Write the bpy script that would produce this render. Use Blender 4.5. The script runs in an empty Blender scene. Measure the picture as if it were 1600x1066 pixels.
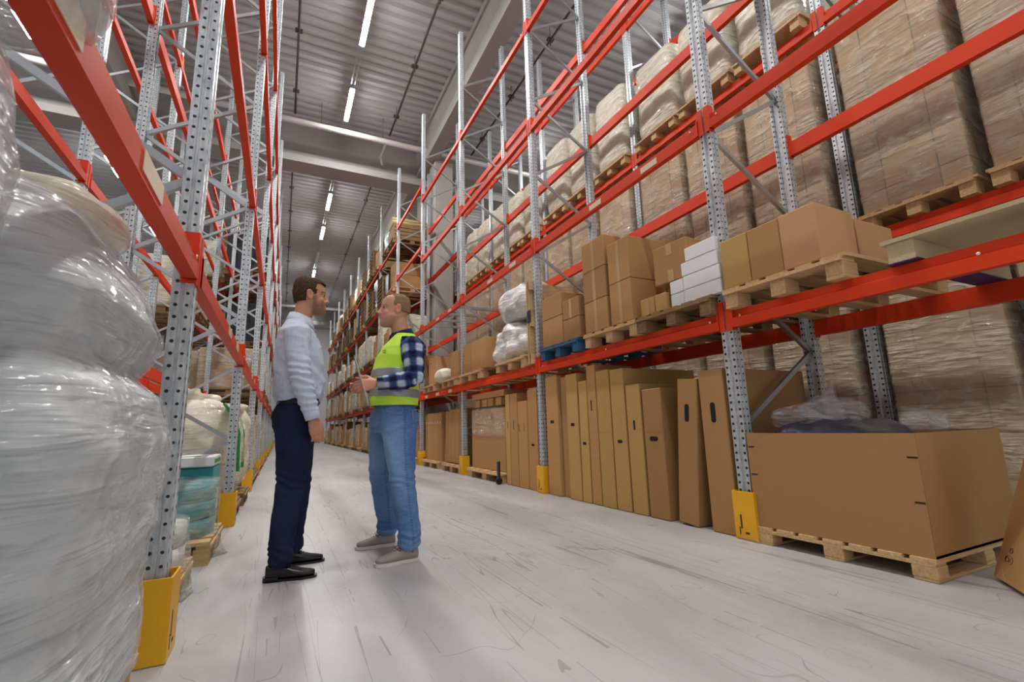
import bpy, bmesh, math, random
from mathutils import Vector, Matrix, noise
random.seed(7)
PI = math.pi
SC = bpy.context.scene
COL = SC.collection

# ------------------------------------------------------------------ camera
CAMH = 0.8
cam_d = bpy.data.cameras.new('camera')
cam = bpy.data.objects.new('camera', cam_d); COL.objects.link(cam)
F = 734.0
_d = Vector((-362, 144, F)).normalized()
_u = Vector((-115, -4030, F)); _u = (_u - _d * _u.dot(_d)).normalized()
_r = _d.cross(_u)
if _r.x < 0: _r = -_r
M3 = Matrix((_r, _d, _u))                     # rows: world axes seen from the camera (x right, y down, z forward)
cx_, cy_, cz_ = M3.col[0], -M3.col[1], -M3.col[2]
cam.matrix_world = Matrix(((cx_.x, cy_.x, cz_.x, 0), (cx_.y, cy_.y, cz_.y, 0), (cx_.z, cy_.z, cz_.z, CAMH), (0, 0, 0, 1)))
cam_d.sensor_width = 36; cam_d.lens = F / 1600 * 36
cam_d.clip_start = 0.02; cam_d.clip_end = 200
cam_d.dof.use_dof = True; cam_d.dof.focus_distance = 3.4; cam_d.dof.aperture_fstop = 5.0
SC.camera = cam
SC.view_settings.view_transform = 'Standard'; SC.view_settings.look = 'None'
SC.view_settings.gamma = 1; SC.view_settings.use_curve_mapping = False
SC.view_settings.exposure = 0.32
# ------------------------------------------------------------------ world and lamps' own light
W = bpy.data.worlds.new('world'); SC.world = W; W.use_nodes = True
W.node_tree.nodes['Background'].inputs[0].default_value = (0.95, 0.97, 1.0, 1)
W.node_tree.nodes['Background'].inputs[1].default_value = .6
LAMP_E = 70.0
LAMP_W = 95.0

# ------------------------------------------------------------------ tags
def tag(o, label=None, cat=None, group=None, kind=None):
    if label: o['label'] = label
    if cat: o['category'] = cat
    if group: o['group'] = group
    if kind: o['kind'] = kind
    return o
def empty(name, loc, rz=0, label=None, cat=None, group=None):
    o = bpy.data.objects.new(name, None); COL.objects.link(o)
    o.location = loc; o.rotation_euler = (0, 0, rz); o.empty_display_size = .1
    return tag(o, label, cat, group)
def link(name, me, parent=None, loc=(0, 0, 0), rot=(0, 0, 0)):
    o = bpy.data.objects.new(name, me); COL.objects.link(o)
    o.location = loc; o.rotation_euler = rot
    if parent: o.parent = parent
    return o
ORD = ['first', 'second', 'third', 'fourth', 'fifth', 'sixth', 'seventh', 'eighth', 'ninth', 'tenth', 'eleventh', 'twelfth', 'thirteenth', 'fourteenth', 'fifteenth', 'sixteenth', 'seventeenth']

# ------------------------------------------------------------------ materials
class NT:
    def __init__(s, name):
        s.m = bpy.data.materials.new(name); s.m.use_nodes = True
        s.t = s.m.node_tree; s.b = s.t.nodes['Principled BSDF']; s.o = s.t.nodes['Material Output']
        s.tc = None
    def n(s, typ, **kw):
        nd = s.t.nodes.new(typ)
        for k, v in kw.items(): setattr(nd, k, v)
        return nd
    def l(s, a, b): s.t.links.new(a, b)
    def coord(s, which='Object'):
        if not s.tc: s.tc = s.n('ShaderNodeTexCoord')
        return s.tc.outputs[which]
    def mapping(s, scale=(1, 1, 1), rot=(0, 0, 0), which='Object', src=None):
        mp = s.n('ShaderNodeMapping'); mp.inputs['Scale'].default_value = scale; mp.inputs['Rotation'].default_value = rot
        s.l(src or s.coord(which), mp.inputs[0]); return mp.outputs[0]
    def noise(s, vec, scale=5, detail=3, rough=.5, dist=0):
        nd = s.n('ShaderNodeTexNoise'); nd.inputs['Scale'].default_value = scale
        nd.inputs['Detail'].default_value = detail; nd.inputs['Roughness'].default_value = rough
        nd.inputs['Distortion'].default_value = dist
        if vec: s.l(vec, nd.inputs['Vector'])
        return nd.outputs[0]
    def ramp(s, f, stops):
        r = s.n('ShaderNodeValToRGB'); e = r.color_ramp.elements
        while len(e) < len(stops): e.new(.5)
        for i, (p, c) in enumerate(stops):
            e[i].position = p; e[i].color = (c[0], c[1], c[2], 1) if not isinstance(c, (int, float)) else (c, c, c, 1)
        s.l(f, r.inputs[0]); return r.outputs[0]
    def mix(s, f, a, b):
        m = s.n('ShaderNodeMix', data_type='RGBA')
        for i, v in ((0, f), (6, a), (7, b)):
            if isinstance(v, (int, float)): m.inputs[i].default_value = v
            elif isinstance(v, tuple): m.inputs[i].default_value = (v[0], v[1], v[2], 1)
            else: s.l(v, m.inputs[i])
        return m.outputs[2]
    def math(s, op, a, b=None, c=None):
        m = s.n('ShaderNodeMath', operation=op)
        for i, v in enumerate((a, b, c)):
            if v is None: continue
            if isinstance(v, (int, float)): m.inputs[i].default_value = v
            else: s.l(v, m.inputs[i])
        return m.outputs[0]
    def bump(s, h, strength=.3, dist=.01):
        b = s.n('ShaderNodeBump'); b.inputs['Strength'].default_value = strength; b.inputs['Distance'].default_value = dist
        s.l(h, b.inputs['Height']); s.l(b.outputs[0], s.b.inputs['Normal']); return b.outputs[0]
    def col(s, c):
        if isinstance(c, tuple): s.b.inputs['Base Color'].default_value = (c[0], c[1], c[2], 1)
        else: s.l(c, s.b.inputs['Base Color'])
    def rough(s, v):
        if isinstance(v, (int, float)): s.b.inputs['Roughness'].default_value = v
        else: s.l(v, s.b.inputs['Roughness'])
def srgb(r, g, b):
    f = lambda c: (c / 255 / 12.92) if c <= 10 else ((c / 255 + .055) / 1.055) ** 2.4
    return (f(r), f(g), f(b))
def tint(c, k): return tuple(min(1, x * k) for x in c)
def plain(name, c, rough=.6, metal=0, var=.12, scale=6, bump=0, bscale=60):
    t = NT(name)
    if 'beam' in name: t.b.inputs['Specular IOR Level'].default_value = .3
    f = t.noise(t.coord(), scale, 4)
    t.col(t.mix(f, tint(c, 1 - var), tint(c, 1 + var))); t.rough(rough)
    t.b.inputs['Metallic'].default_value = metal
    if bump: t.bump(t.noise(t.coord(), bscale, 3), bump, .002)
    return t.m
MAT = {}
def orand(t):
    oi = t.n('ShaderNodeObjectInfo'); return oi.outputs['Random']
def mat_card(name, c, var=.22):
    t = NT(name)
    a = t.mix(orand(t), tint(c, 1 - var), tint(c, 1 + var * .7))
    f = t.noise(t.mapping((3, 3, 14)), 3, 4)
    a = t.mix(t.math('MULTIPLY', f, .25), a, tint(c, .7))
    t.col(a); t.rough(.8); t.b.inputs['Specular IOR Level'].default_value = .25
    t.bump(t.noise(t.mapping((40, 40, 2)), 4, 2), .12, .002)
    return t.m
MAT['card'] = mat_card('cardboard', srgb(176, 134, 86))
MAT['card_yellow'] = mat_card('cardboard_yellowish', srgb(184, 148, 88), .12)
MAT['card_pink'] = mat_card('cardboard_rosy', srgb(188, 144, 102), .15)
MAT['card_white'] = plain('white_carton', srgb(226, 228, 228), .6, var=.04)
MAT['card_red'] = mat_card('cardboard_red_print', srgb(160, 70, 40), .1)
MAT['ink'] = plain('black_print', (.01, .01, .01), .7)
MAT['hole'] = plain('dark_opening', (.006, .005, .004), .9)
def mat_galv():
    t = NT('galvanised_steel_perforated')
    f = t.noise(t.mapping((8, 8, 2)), 9, 4, .6)
    base = t.ramp(f, [(.3, srgb(166, 174, 180)), (.7, srgb(218, 222, 224))])
    sep = t.n('ShaderNodeSeparateXYZ'); t.l(t.coord(), sep.inputs[0])
    x, y, z = sep.outputs
    dz = t.math('SUBTRACT', t.math('FRACT', t.math('MULTIPLY', z, 20.0)), .5)
    dz = t.math('MULTIPLY', dz, .05)
    g = t.n('ShaderNodeNewGeometry'); gs = t.n('ShaderNodeSeparateXYZ'); t.l(g.outputs['Normal'], gs.inputs[0])
    nx = t.math('GREATER_THAN', t.math('ABSOLUTE', gs.outputs[0]), .5)
    ny = t.math('GREATER_THAN', t.math('ABSOLUTE', gs.outputs[1]), .5)
    def circ(a, c, r):
        da = t.math('SUBTRACT', a, c)
        d2 = t.math('ADD', t.math('MULTIPLY', da, da), t.math('MULTIPLY', dz, dz))
        return t.math('LESS_THAN', d2, r * r)
    m1 = t.math('MULTIPLY', circ(t.math('ABSOLUTE', y), .034, .0095), nx)
    m2 = t.math('MULTIPLY', t.math('MAXIMUM', circ(x, .017, .0062), circ(x, .056, .0072)), ny)
    m = t.math('MAXIMUM', m1, m2)
    t.col(t.mix(m, base, (.012, .014, .018)))
    t.l(t.math('MULTIPLY', t.math('SUBTRACT', 1, m), .55), t.b.inputs['Metallic'])
    t.rough(t.math('ADD', t.math('MULTIPLY', f, .2), .28))
    return t.m
MAT['galv'] = mat_galv()
MAT['steel'] = plain('galvanised_strut', srgb(178, 184, 188), .35, .8, .15, 12)
MAT['orange'] = plain('orange_red_beam_paint', srgb(214, 58, 12), .5, 0, .08, 3, .05, 200)
MAT['yellow'] = plain('yellow_guard_paint', srgb(232, 172, 22), .45, 0, .1, 5)
MAT['scuff'] = plain('black_scuffs', (.02, .018, .015), .8)
MAT['sticker'] = plain('pale_sticker', srgb(226, 208, 178), .5, var=.05)
MAT['rivet'] = plain('pale_bolt', srgb(225, 215, 205), .3, .6)
MAT['white_film'] = plain('white_plastic', srgb(225, 225, 218), .3, var=.06)
def mat_wood(name, c1, c2):
    t = NT(name)
    f = t.noise(t.mapping((2, 24, 24)), 3, 5, .6, .4)
    a = t.ramp(f, [(.3, c1), (.7, c2)])
    t.col(t.mix(t.math('MULTIPLY', orand(t), .3), a, tint(c1, .6))); t.rough(.75)
    t.bump(f, .2, .002); return t.m
MAT['wood'] = mat_wood('pallet_pine', srgb(188, 150, 98), srgb(224, 194, 146))
MAT['wood_dark'] = mat_wood('aged_pallet_wood', srgb(120, 92, 58), srgb(170, 138, 94))
MAT['wood_blue'] = mat_wood('blue_painted_wood', srgb(28, 72, 112), srgb(60, 120, 160))
MAT['chip'] = plain('chipboard', srgb(198, 180, 140), .8, var=.3, scale=160)
MAT['purple'] = plain('dark_purple_edge', srgb(62, 40, 92), .6)
def mat_floor():
    t = NT('concrete_floor'); P = t.coord('Object')
    a = t.noise(P, .35, 5, .6); b = t.noise(t.mapping((1, .25, 1)), 1.6, 6, .65, .5)
    base = t.ramp(t.math('ADD', t.math('MULTIPLY', a, .5), t.math('MULTIPLY', b, .5)), [(.33, srgb(156, 155, 155)), (.5, srgb(182, 181, 181)), (.68, srgb(202, 202, 202))])
    fine = t.noise(P, 30, 4, .7)
    base = t.mix(t.math('MULTIPLY', fine, .22), base, srgb(140, 134, 132))
    m = None
    for i, (rz, sc, th, bend) in enumerate(((.12, (9, .22, 1), .004, .3), (-.35, (7, .3, 1), .0035, .5), (1.2, (5, .3, 1), .003, .8), (.02, (3.5, .06, 1), .0045, .1), (.5, (1.5, .8, 1), .0018, 2.2))):
        v = t.mapping(sc, (0, 0, rz))
        n_ = t.noise(v, 1.0, 1.0, .4, bend)
        line = t.math('LESS_THAN', t.math('ABSOLUTE', t.math('SUBTRACT', n_, .5)), th)
        gate = t.math('GREATER_THAN', t.noise(P, .8 + .3 * i, 2), .5)
        line = t.math('MULTIPLY', line, gate)
        m = line if m is None else t.math('MAXIMUM', m, line)
    br = t.noise(t.mapping((1, 1, 1)), 6, 2)
    base = t.mix(t.math('MULTIPLY', t.math('MULTIPLY', m, br), .75), base, srgb(84, 78, 74))
    blot = t.ramp(t.noise(P, 1.1, 6, .7), [(.58, 0.0), (.72, 1.0)])
    base = t.mix(t.math('MULTIPLY', blot, .35), base, srgb(132, 124, 120))
    t.col(base)
    t.rough(t.ramp(b, [(.3, .32), (.7, .5)]))
    t.bump(fine, .06, .003)
    return t.m
MAT['floor'] = mat_floor()
MAT['concrete'] = plain('cast_concrete', srgb(158, 155, 151), .85, 0, .16, 1.2, .2, 8)
MAT['deck'] = plain('grey_corrugated_sheet', srgb(182, 182, 184), .8, .0, .05, .8)
MAT['wallm'] = plain('pale_wall_panel', srgb(205, 203, 204), .7, 0, .03, .5)
MAT['pipe_white'] = plain('white_pipe', srgb(215, 212, 208), .3, .2, .04)
MAT['pipe_dark'] = plain('dark_pipe', srgb(92, 88, 86), .4, .4)
def mat_lamp():
    t = NT('lamp_diffuser'); t.col((.9, .9, .9))
    t.b.inputs['Emission Color'].default_value = (1, .99, .97, 1); t.b.inputs['Emission Strength'].default_value = LAMP_E
    return t.m
MAT['lamp'] = mat_lamp()
def mat_film(name='stretch_film', tintc=srgb(238, 230, 208), lo=.12, hi=.75, rot=.25, sc=1.0, bumps=.5, rough=.12, streak=.75):
    t = NT(name)
    big = t.noise(t.mapping((2.2 * sc, 2.2 * sc, 3.2 * sc), (rot, rot * .6, 0)), 2.2, 2, .5, .8)
    fold = t.noise(t.mapping((1.1 * sc, 1.1 * sc, 8 * sc), (rot, rot * .8, 0)), 2.5, 2, .5, 1.0)
    fine = t.noise(t.mapping((2.0 * sc, 2.0 * sc, 40 * sc), (rot * 1.3, rot, 0)), 2, 2, .6, .4)
    h = t.math('ADD', t.math('ADD', t.math('MULTIPLY', big, .5), t.math('MULTIPLY', fold, .42)), t.math('MULTIPLY', fine, .08))
    t.bump(h, bumps, .09)
    t.col(tintc); t.rough(rough); t.b.inputs['Specular IOR Level'].default_value = .8
    tr = t.n('ShaderNodeBsdfTransparent'); ms = t.n('ShaderNodeMixShader')
    f = t.ramp(t.math('ADD', t.math('MULTIPLY', big, .6), t.math('MULTIPLY', fold, .4)), [(.36, lo), (.64, hi)])
    st = t.math('MULTIPLY', t.ramp(fine, [(.60, 0.0), (.74, 1.0)]), t.ramp(big, [(.45, 0.0), (.6, streak)]))
    t.l(t.math('MAXIMUM', f, st), ms.inputs[0]); t.l(tr.outputs[0], ms.inputs[1]); t.l(t.b.outputs[0], ms.inputs[2])
    t.l(ms.outputs[0], t.o.inputs['Surface'])
    return t.m
MAT['film'] = mat_film(lo=.10, hi=.5, bumps=.95, rough=.1, streak=.9)
MAT['film_bag'] = mat_film('loose_white_plastic', srgb(240, 240, 238), .6, .98, .8, 1.0, .7, .3)
MAT['film_milky'] = mat_film('milky_film', srgb(236, 232, 214), .35, .8, .2, .8, .9, .14)
MAT['film_clear'] = mat_film('clear_film', srgb(235, 238, 240), .06, .40, .9, 1.5, .9, .08)
MAT['film_white'] = mat_film('whitish_film', srgb(226, 230, 230), .25, .7, .45, .9, 1.0, .12)
MAT['film_green'] = mat_film('pale_greenish_film', srgb(224, 232, 216), .12, .5, .4, 1.4, .8)
def mat_block(name, cA, cB):                    # stacked cartons seen through film
    t = NT(name)
    br = t.n('ShaderNodeTexBrick')
    # unwrap: use y+x horizontally, z vertically
    sep = t.n('ShaderNodeSeparateXYZ'); t.l(t.coord(), sep.inputs[0])
    cmb = t.n('ShaderNodeCombineXYZ')
    t.l(t.math('ADD', sep.outputs[0], sep.outputs[1]), cmb.inputs[0]); t.l(sep.outputs[2], cmb.inputs[1])
    t.l(cmb.outputs[0], br.inputs['Vector'])
    br.inputs['Scale'].default_value = 1.0; br.inputs['Brick Width'].default_value = .38; br.inputs['Row Height'].default_value = .33
    br.inputs['Mortar Size'].default_value = .006; br.offset = .0; br.inputs['Bias'].default_value = -.1
    br.inputs['Color1'].default_value = (*cA, 1); br.inputs['Color2'].default_value = (*cB, 1); br.inputs['Mortar'].default_value = (.10, .065, .04, 1)
    t.col(t.mix(t.math('MULTIPLY', orand(t), .35), br.outputs[0], srgb(205, 190, 160))); t.rough(.7)
    return t.m
MAT['block'] = mat_block('carton_stack', srgb(156, 116, 84), srgb(190, 158, 116))
MAT['sacks'] = plain('white_sacks', srgb(192, 198, 200), .35, 0, .12, 2.5, .3, 9)
MAT['creamsack'] = plain('cream_woven_sack', srgb(228, 226, 206), .6, 0, .08, 5, .5, 26)
MAT['teal'] = plain('teal_roll', srgb(58, 160, 168), .4, 0, .12, 5)
MAT['green'] = plain('green_strap', srgb(40, 165, 80), .5)
MAT['blackp'] = plain('black_plastic', (.012, .012, .014), .35)
MAT['greyp'] = plain('dark_grey_plastic', srgb(70, 72, 84), .25, 0, .3, 8, .8, 14)
MAT['cyan'] = plain('pale_blue_plastic', srgb(70, 150, 175), .4, 0, .2, 6)
MAT['tube_card'] = plain('cardboard_tube', srgb(186, 164, 110), .7)

# ------------------------------------------------------------------ mesh builder
class MB:
    def __init__(s): s.bm = bmesh.new(); s.mi = 0
    def box(s, c, d, rot=None, bevel=0, mi=0):
        g = bmesh.ops.create_cube(s.bm, size=1)
        m = Matrix.Translation(c) @ (rot or Matrix.Identity(4)) @ Matrix.Diagonal((d[0], d[1], d[2], 1))
        bmesh.ops.transform(s.bm, matrix=m, verts=g['verts'])
        fs = {f for v in g['verts'] for f in v.link_faces}
        for f in fs: f.material_index = mi
        if bevel:
            es = list({e for v in g['verts'] for e in v.link_edges})
            r = bmesh.ops.bevel(s.bm, geom=es, offset=bevel, segments=1, affect='EDGES')
            for f in r['faces']: f.material_index = mi
        return s
    def tube(s, p0, p1, r0, r1=None, n=10, mi=0):
        p0 = Vector(p0); p1 = Vector(p1); r1 = r0 if r1 is None else r1
        ax = (p1 - p0); L = ax.length; ax.normalize()
        g = bmesh.ops.create_cone(s.bm, cap_ends=True, segments=n, radius1=r0, radius2=r1, depth=L)
        m = Matrix.Translation((p0 + p1) / 2) @ ax.to_track_quat('Z', 'Y').to_matrix().to_4x4()
        bmesh.ops.transform(s.bm, matrix=m, verts=g['verts'])
        for f in {f for v in g['verts'] for f in v.link_faces}:
            f.material_index = mi
            if len(f.verts) == 4: f.smooth = True
        return s
    def bar(s, p0, p1, w, h, up=(0, 0, 1), mi=0):
        p0 = Vector(p0); p1 = Vector(p1); ax = p1 - p0; L = ax.length; ax.normalize()
        u = Vector(up); y = u.cross(ax).normalized(); u = ax.cross(y)
        R = Matrix((ax, y, u)).transposed().to_4x4()
        return s.box((p0 + p1) / 2, (L, w, h), R, 0, mi)
    def ball(s, c, r, seg=16, mi=0, rot=None):
        g = bmesh.ops.create_uvsphere(s.bm, u_segments=seg, v_segments=max(6, seg // 2), radius=1)
        if isinstance(r, (int, float)): r = (r, r, r)
        m = Matrix.Translation(c) @ (rot or Matrix.Identity(4)) @ Matrix.Diagonal((r[0], r[1], r[2], 1))
        bmesh.ops.transform(s.bm, matrix=m, verts=g['verts'])
        for f in {f for v in g['verts'] for f in v.link_faces}: f.smooth = True; f.material_index = mi
        return s
    def prism(s, pts, a, b, axis='y', mi=0):
        """polygon pts swept from a to b along axis; pts are the other two coordinates in order"""
        def mk(p, t):
            if axis == 'y': return (p[0], t, p[1])
            if axis == 'x': return (t, p[0], p[1])
            return (p[0], p[1], t)
        v0 = [s.bm.verts.new(mk(p, a)) for p in pts]; v1 = [s.bm.verts.new(mk(p, b)) for p in pts]
        n = len(pts); fs = [s.bm.faces.new((v0[i], v0[(i + 1) % n], v1[(i + 1) % n], v1[i])) for i in range(n)]
        fs.append(s.bm.faces.new(v0)); fs.append(s.bm.faces.new(v1[::-1]))
        for f in fs: f.material_index = mi
        bmesh.ops.recalc_face_normals(s.bm, faces=fs)
        return s
    def loft(s, secs, n=20, e=2.0, mi=0, cap=True):
        """secs: (center, U vector, V vector)"""
        rings = []
        for c, U, V in secs:
            c = Vector(c); U = Vector(U); V = Vector(V); ring = []
            for i in range(n):
                a = 2 * PI * i / n; ca, sa = math.cos(a), math.sin(a)
                x = math.copysign(abs(ca) ** (2 / e), ca); y = math.copysign(abs(sa) ** (2 / e), sa)
                ring.append(s.bm.verts.new(c + U * x + V * y))
            rings.append(ring)
        fs = []
        for a, b in zip(rings, rings[1:]):
            for i in range(n):
                fs.append(s.bm.faces.new((a[i], a[(i + 1) % n], b[(i + 1) % n], b[i])))
        if cap: fs.append(s.bm.faces.new(rings[0][::-1])); fs.append(s.bm.faces.new(rings[-1]))
        for f in fs: f.smooth = True; f.material_index = mi
        bmesh.ops.recalc_face_normals(s.bm, faces=fs)
        return s
    def path(s, pts, r, n=8, mi=0):
        pts = [Vector(p) for p in pts]; secs = []
        for i, p in enumerate(pts):
            t = (pts[min(i + 1, len(pts) - 1)] - pts[max(i - 1, 0)]).normalized()
            a = Vector((0, 0, 1)) if abs(t.z) < .9 else Vector((0, 1, 0))
            u = t.cross(a).normalized(); v = t.cross(u)
            rr = r[i] if isinstance(r, (list, tuple)) else r
            secs.append((p, u * rr, v * rr))
        return s.loft(secs, n, mi=mi)
    def mesh(s, name, mats):
        me = bpy.data.meshes.new(name); s.bm.to_mesh(me); s.bm.free()
        for m in (mats if isinstance(mats, (list, tuple)) else [mats]): me.materials.append(MAT[m] if isinstance(m, str) else m)
        return me
    def obj(s, name, mats, parent=None, loc=(0, 0, 0), rot=(0, 0, 0)):
        return link(name, s.mesh(name, mats), parent, loc, rot)
CACHE = {}
def cached(key, fn):
    if key not in CACHE: CACHE[key] = fn()
    return CACHE[key]

# ------------------------------------------------------------------ setting
YW = 44.5; ZC = 10.5
XL, XR = -14.0, 22.0; YB = -4.0
tag(MB().box(((XL + XR) / 2, (YB + YW) / 2, -.05), (XR - XL, YW - YB, .1)).obj('floor', 'floor'), kind='structure')
def corrugated():
    b = MB(); pts = []; y = YB; p = .3
    while y < YW:
        for dy, z in ((0, ZC), (.11, ZC), (.15, ZC + .09), (.26, ZC + .09)): pts.append((y + dy, z))
        y += p
    v0 = [b.bm.verts.new((XL, y, z)) for y, z in pts]; v1 = [b.bm.verts.new((XR, y, z)) for y, z in pts]
    for i in range(len(pts) - 1): b.bm.faces.new((v0[i], v0[i + 1], v1[i + 1], v1[i]))
    t0 = [b.bm.verts.new(c) for c in ((XL, YB, ZC + .2), (XR, YB, ZC + .2), (XR, YW, ZC + .2), (XL, YW, ZC + .2))]
    b.bm.faces.new(t0)
    return b
tag(corrugated().obj('ceiling', 'deck'), kind='structure')
tag(MB().box(((XL + XR) / 2, YW + .1, ZC / 2), (XR - XL, .2, ZC + .2)).obj('wall_back', 'wallm'), kind='structure')
tag(MB().box((XL - .1, (YB + YW) / 2, ZC / 2), (.2, YW - YB, ZC + .2)).obj('wall_left', 'wallm'), kind='structure')
tag(MB().box((XR + .1, (YB + YW) / 2, ZC / 2), (.2, YW - YB, ZC + .2)).obj('wall_right', 'wallm'), kind='structure')
tag(MB().box(((XL + XR) / 2, YW - .02, .12), (XR - XL, .04, .24)).obj('baseboard_back', 'concrete'), kind='structure')
# transverse concrete beams with a sloped lower flange
def tbeam(y):
    pts = [(y, ZC), (y, 9.5), (y - .3, 9.16), (y - .3, 8.95), (y + .45, 8.95), (y + .45, 9.16), (y + .15, 9.5), (y + .15, ZC)]
    return MB().prism(pts, XL, XR, 'x')
for i, y in enumerate((14.85, 39.6)):
    tag(tbeam(y).obj('trim_%d' % (i + 1), 'concrete'), kind='structure')
# long girder over the rack gap, and the piers under it
b = MB(); b.prism([(3.7, ZC), (3.78, 9.75), (3.74, 9.3), (4.12, 9.3), (4.08, 9.75), (4.16, ZC)], YB, YW, 'y')
tag(b.obj('trim_3', 'concrete'), kind='structure')
b = MB(); b.box((-4.2, 20, 9.85), (.5, 48, 1.3)); tag(b.obj('trim_4', 'concrete'), kind='structure')
for i, yy in enumerate((14.4, 39.0)):
    b = MB(); b.box((4.3, yy - .7, 4.65), (.6, .62, 9.3), bevel=.02); b.box((4.22, yy + .75, 4.65), (.44, .9, 9.3), bevel=.02); b.box((4.25, yy, 4.65), (.3, 1.2, 9.3))
    tag(b.obj('trim_%d' % (5 + i), 'concrete'), kind='structure')

# ------------------------------------------------------------------ ceiling services
def cyl_thing(name, pts, r, m, label, cat, group=None, n=10):
    b = MB()
    for a, c in zip(pts, pts[1:]): b.tube(a, c, r, n=n)
    return tag(b.obj(name, m), label, cat, group)
o = empty('overhead_pipe', (0, 13.66, 9.7), 0, 'thick white pipe crossing the aisle in front of the nearer concrete beam', 'pipe')
MB().tube((XL, 0, 0), (XR, 0, 0), .09, n=16).obj('pipe_run', 'pipe_white', o)
for x in (-3, .6, 2.4, 6, 9):
    MB().tube((x, 0, .08), (x, 0, .8), .008, n=6).obj('hanger_rod', 'pipe_dark', o)
b = MB(); b.path([(2.5, .0, 0), (2.5, .35, -.02), (2.45, .7, -.12), (2.55, .8, -.35)], .05, 10); b.obj('branch_elbow', 'pipe_white', o)
o = empty('overhead_pipe', (0, 36.0, 9.7), 0, 'white pipe crossing under the ceiling close to the back wall', 'pipe')
MB().tube((XL, 0, 0), (XR, 0, 0), .1, n=12).obj('pipe_run', 'pipe_white', o)
def sprinkler(x, y0, y1, lab):
    o = empty('sprinkler_pipe', (x, y0, 10.1), 0, lab, 'pipe', 'sprinkler lines under the roof')
    MB().tube((0, 0, 0), (0, y1 - y0, 0), .03, n=8).obj('pipe_run', 'pipe_dark', o)
    def head():
        return MB().tube((0, 0, -.14), (0, 0, .06), .018, n=8).tube((0, 0, -.02), (0, 0, .36), .008, n=6).box((0, 0, .02), (.16, .1, .05)).mesh('sprinkler_head', 'pipe_dark')
    me = cached('sph', head); y = 1.0
    while y < y1 - y0: link('sprinkler_head', me, o, (0, y, 0)); y += 2.2
for x, w in ((-.11, 'thin dark sprinkler pipe over the left rack edge'), (2.65, 'thin dark sprinkler pipe above the right side of the aisle'), (5.45, 'thin dark sprinkler pipe above the rear right rack'), (-3.1, 'thin dark sprinkler pipe above the left racks')):
    sprinkler(x, YB + .5, 13.9, w + ', near side of the beam'); sprinkler(x, 15.5, 38.9, w + ', beyond the beam')
def lamp_parts():
    h = MB().box((0, 0, .045), (.13, 1.45, .05), bevel=.01).mesh('lamp_housing', 'pipe_white')
    d = MB().loft([((0, y, .0), (.06 * k, 0, 0), (0, 0, .028 * k)) for y, k in ((-.71, .5), (-.70, 1), (.70, 1), (.71, .5))], 12).mesh('lamp_diffuser', 'lamp')
    return h, d
LX = 1.26; LZ = 9.86
def lamp(x, y, label, on=True):
    h, d = cached('lamp', lamp_parts)
    o = empty('ceiling_lamp', (x, y, LZ), 0, label, 'lamp', 'strip lamps on the ceiling')
    link('lamp_housing', h, o)
    if on:
        link('lamp_diffuser', d, o)
        ld = bpy.data.lights.new('lamp_light', 'AREA'); ld.shape = 'RECTANGLE'; ld.size = .14; ld.size_y = 1.45
        ld.energy = LAMP_W; ld.color = (1, .985, .96)
        lo = bpy.data.objects.new('lamp_light', ld); COL.objects.link(lo); lo.location = (0, 0, -.05); lo.parent = o
    else: link('lamp_diffuser', cached('offd', lambda: MB().box((0, 0, 0), (.11, 1.4, .05), bevel=.01).mesh('lamp_diffuser', 'white_film')), o)
    for s in (-.5, .5): MB().tube((0, s, .07), (0, s, ZC - LZ), .006, n=5).obj('hanger_rod', 'pipe_dark', o)
LY = [(-.6, 1), (2.6, 1), (5.8, 1), (9.55, 1), (12.6, 1), (18.9, 1), (22.2, 1), (25.6, 0), (28.6, 1), (34.5, 1), (40, 1)]
WH = ['strip lamp above and behind the viewer', 'strip lamp high above the near end of the aisle', 'strip lamp overhead between the first rack frames', 'lit strip lamp at the very top of the picture, nearest of the aisle lamps', 'lit strip lamp just in front of the white pipe and concrete beam', 'first lit strip lamp beyond the concrete beam', 'second lit strip lamp beyond the concrete beam', 'unlit strip lamp between two lit ones beyond the beam', 'small lit strip lamp right above the dark-haired man', 'far strip lamp near the back wall', 'last strip lamp against the back wall']
for (y, on), w in zip(LY, WH): lamp(LX, y, w, bool(on))
for j, x in enumerate((-5.6, 8.4)):
    for i, y in enumerate((1.5, 7, 12.4, 19, 25, 32)):
        lamp(x, y, 'strip lamp over the %s neighbouring aisle, %s from the viewer' % (('left', 'right')[j], ORD[i]))
o = empty('lamp_trunking', (LX, 0, 9.98), 0, 'thin double rail linking the strip lamps, near side of the beam', 'rail')
for s in (-.045, .045): MB().box((s, 5.0, 0), (.02, 17.5, .03)).obj('rail', 'steel', o)
o = empty('lamp_trunking', (LX, 0, 9.98), 0, 'thin double rail linking the strip lamps beyond the beam', 'rail')
for s in (-.045, .045): MB().box((s, 29, 0), (.02, 26, .03)).obj('rail', 'steel', o)
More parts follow.
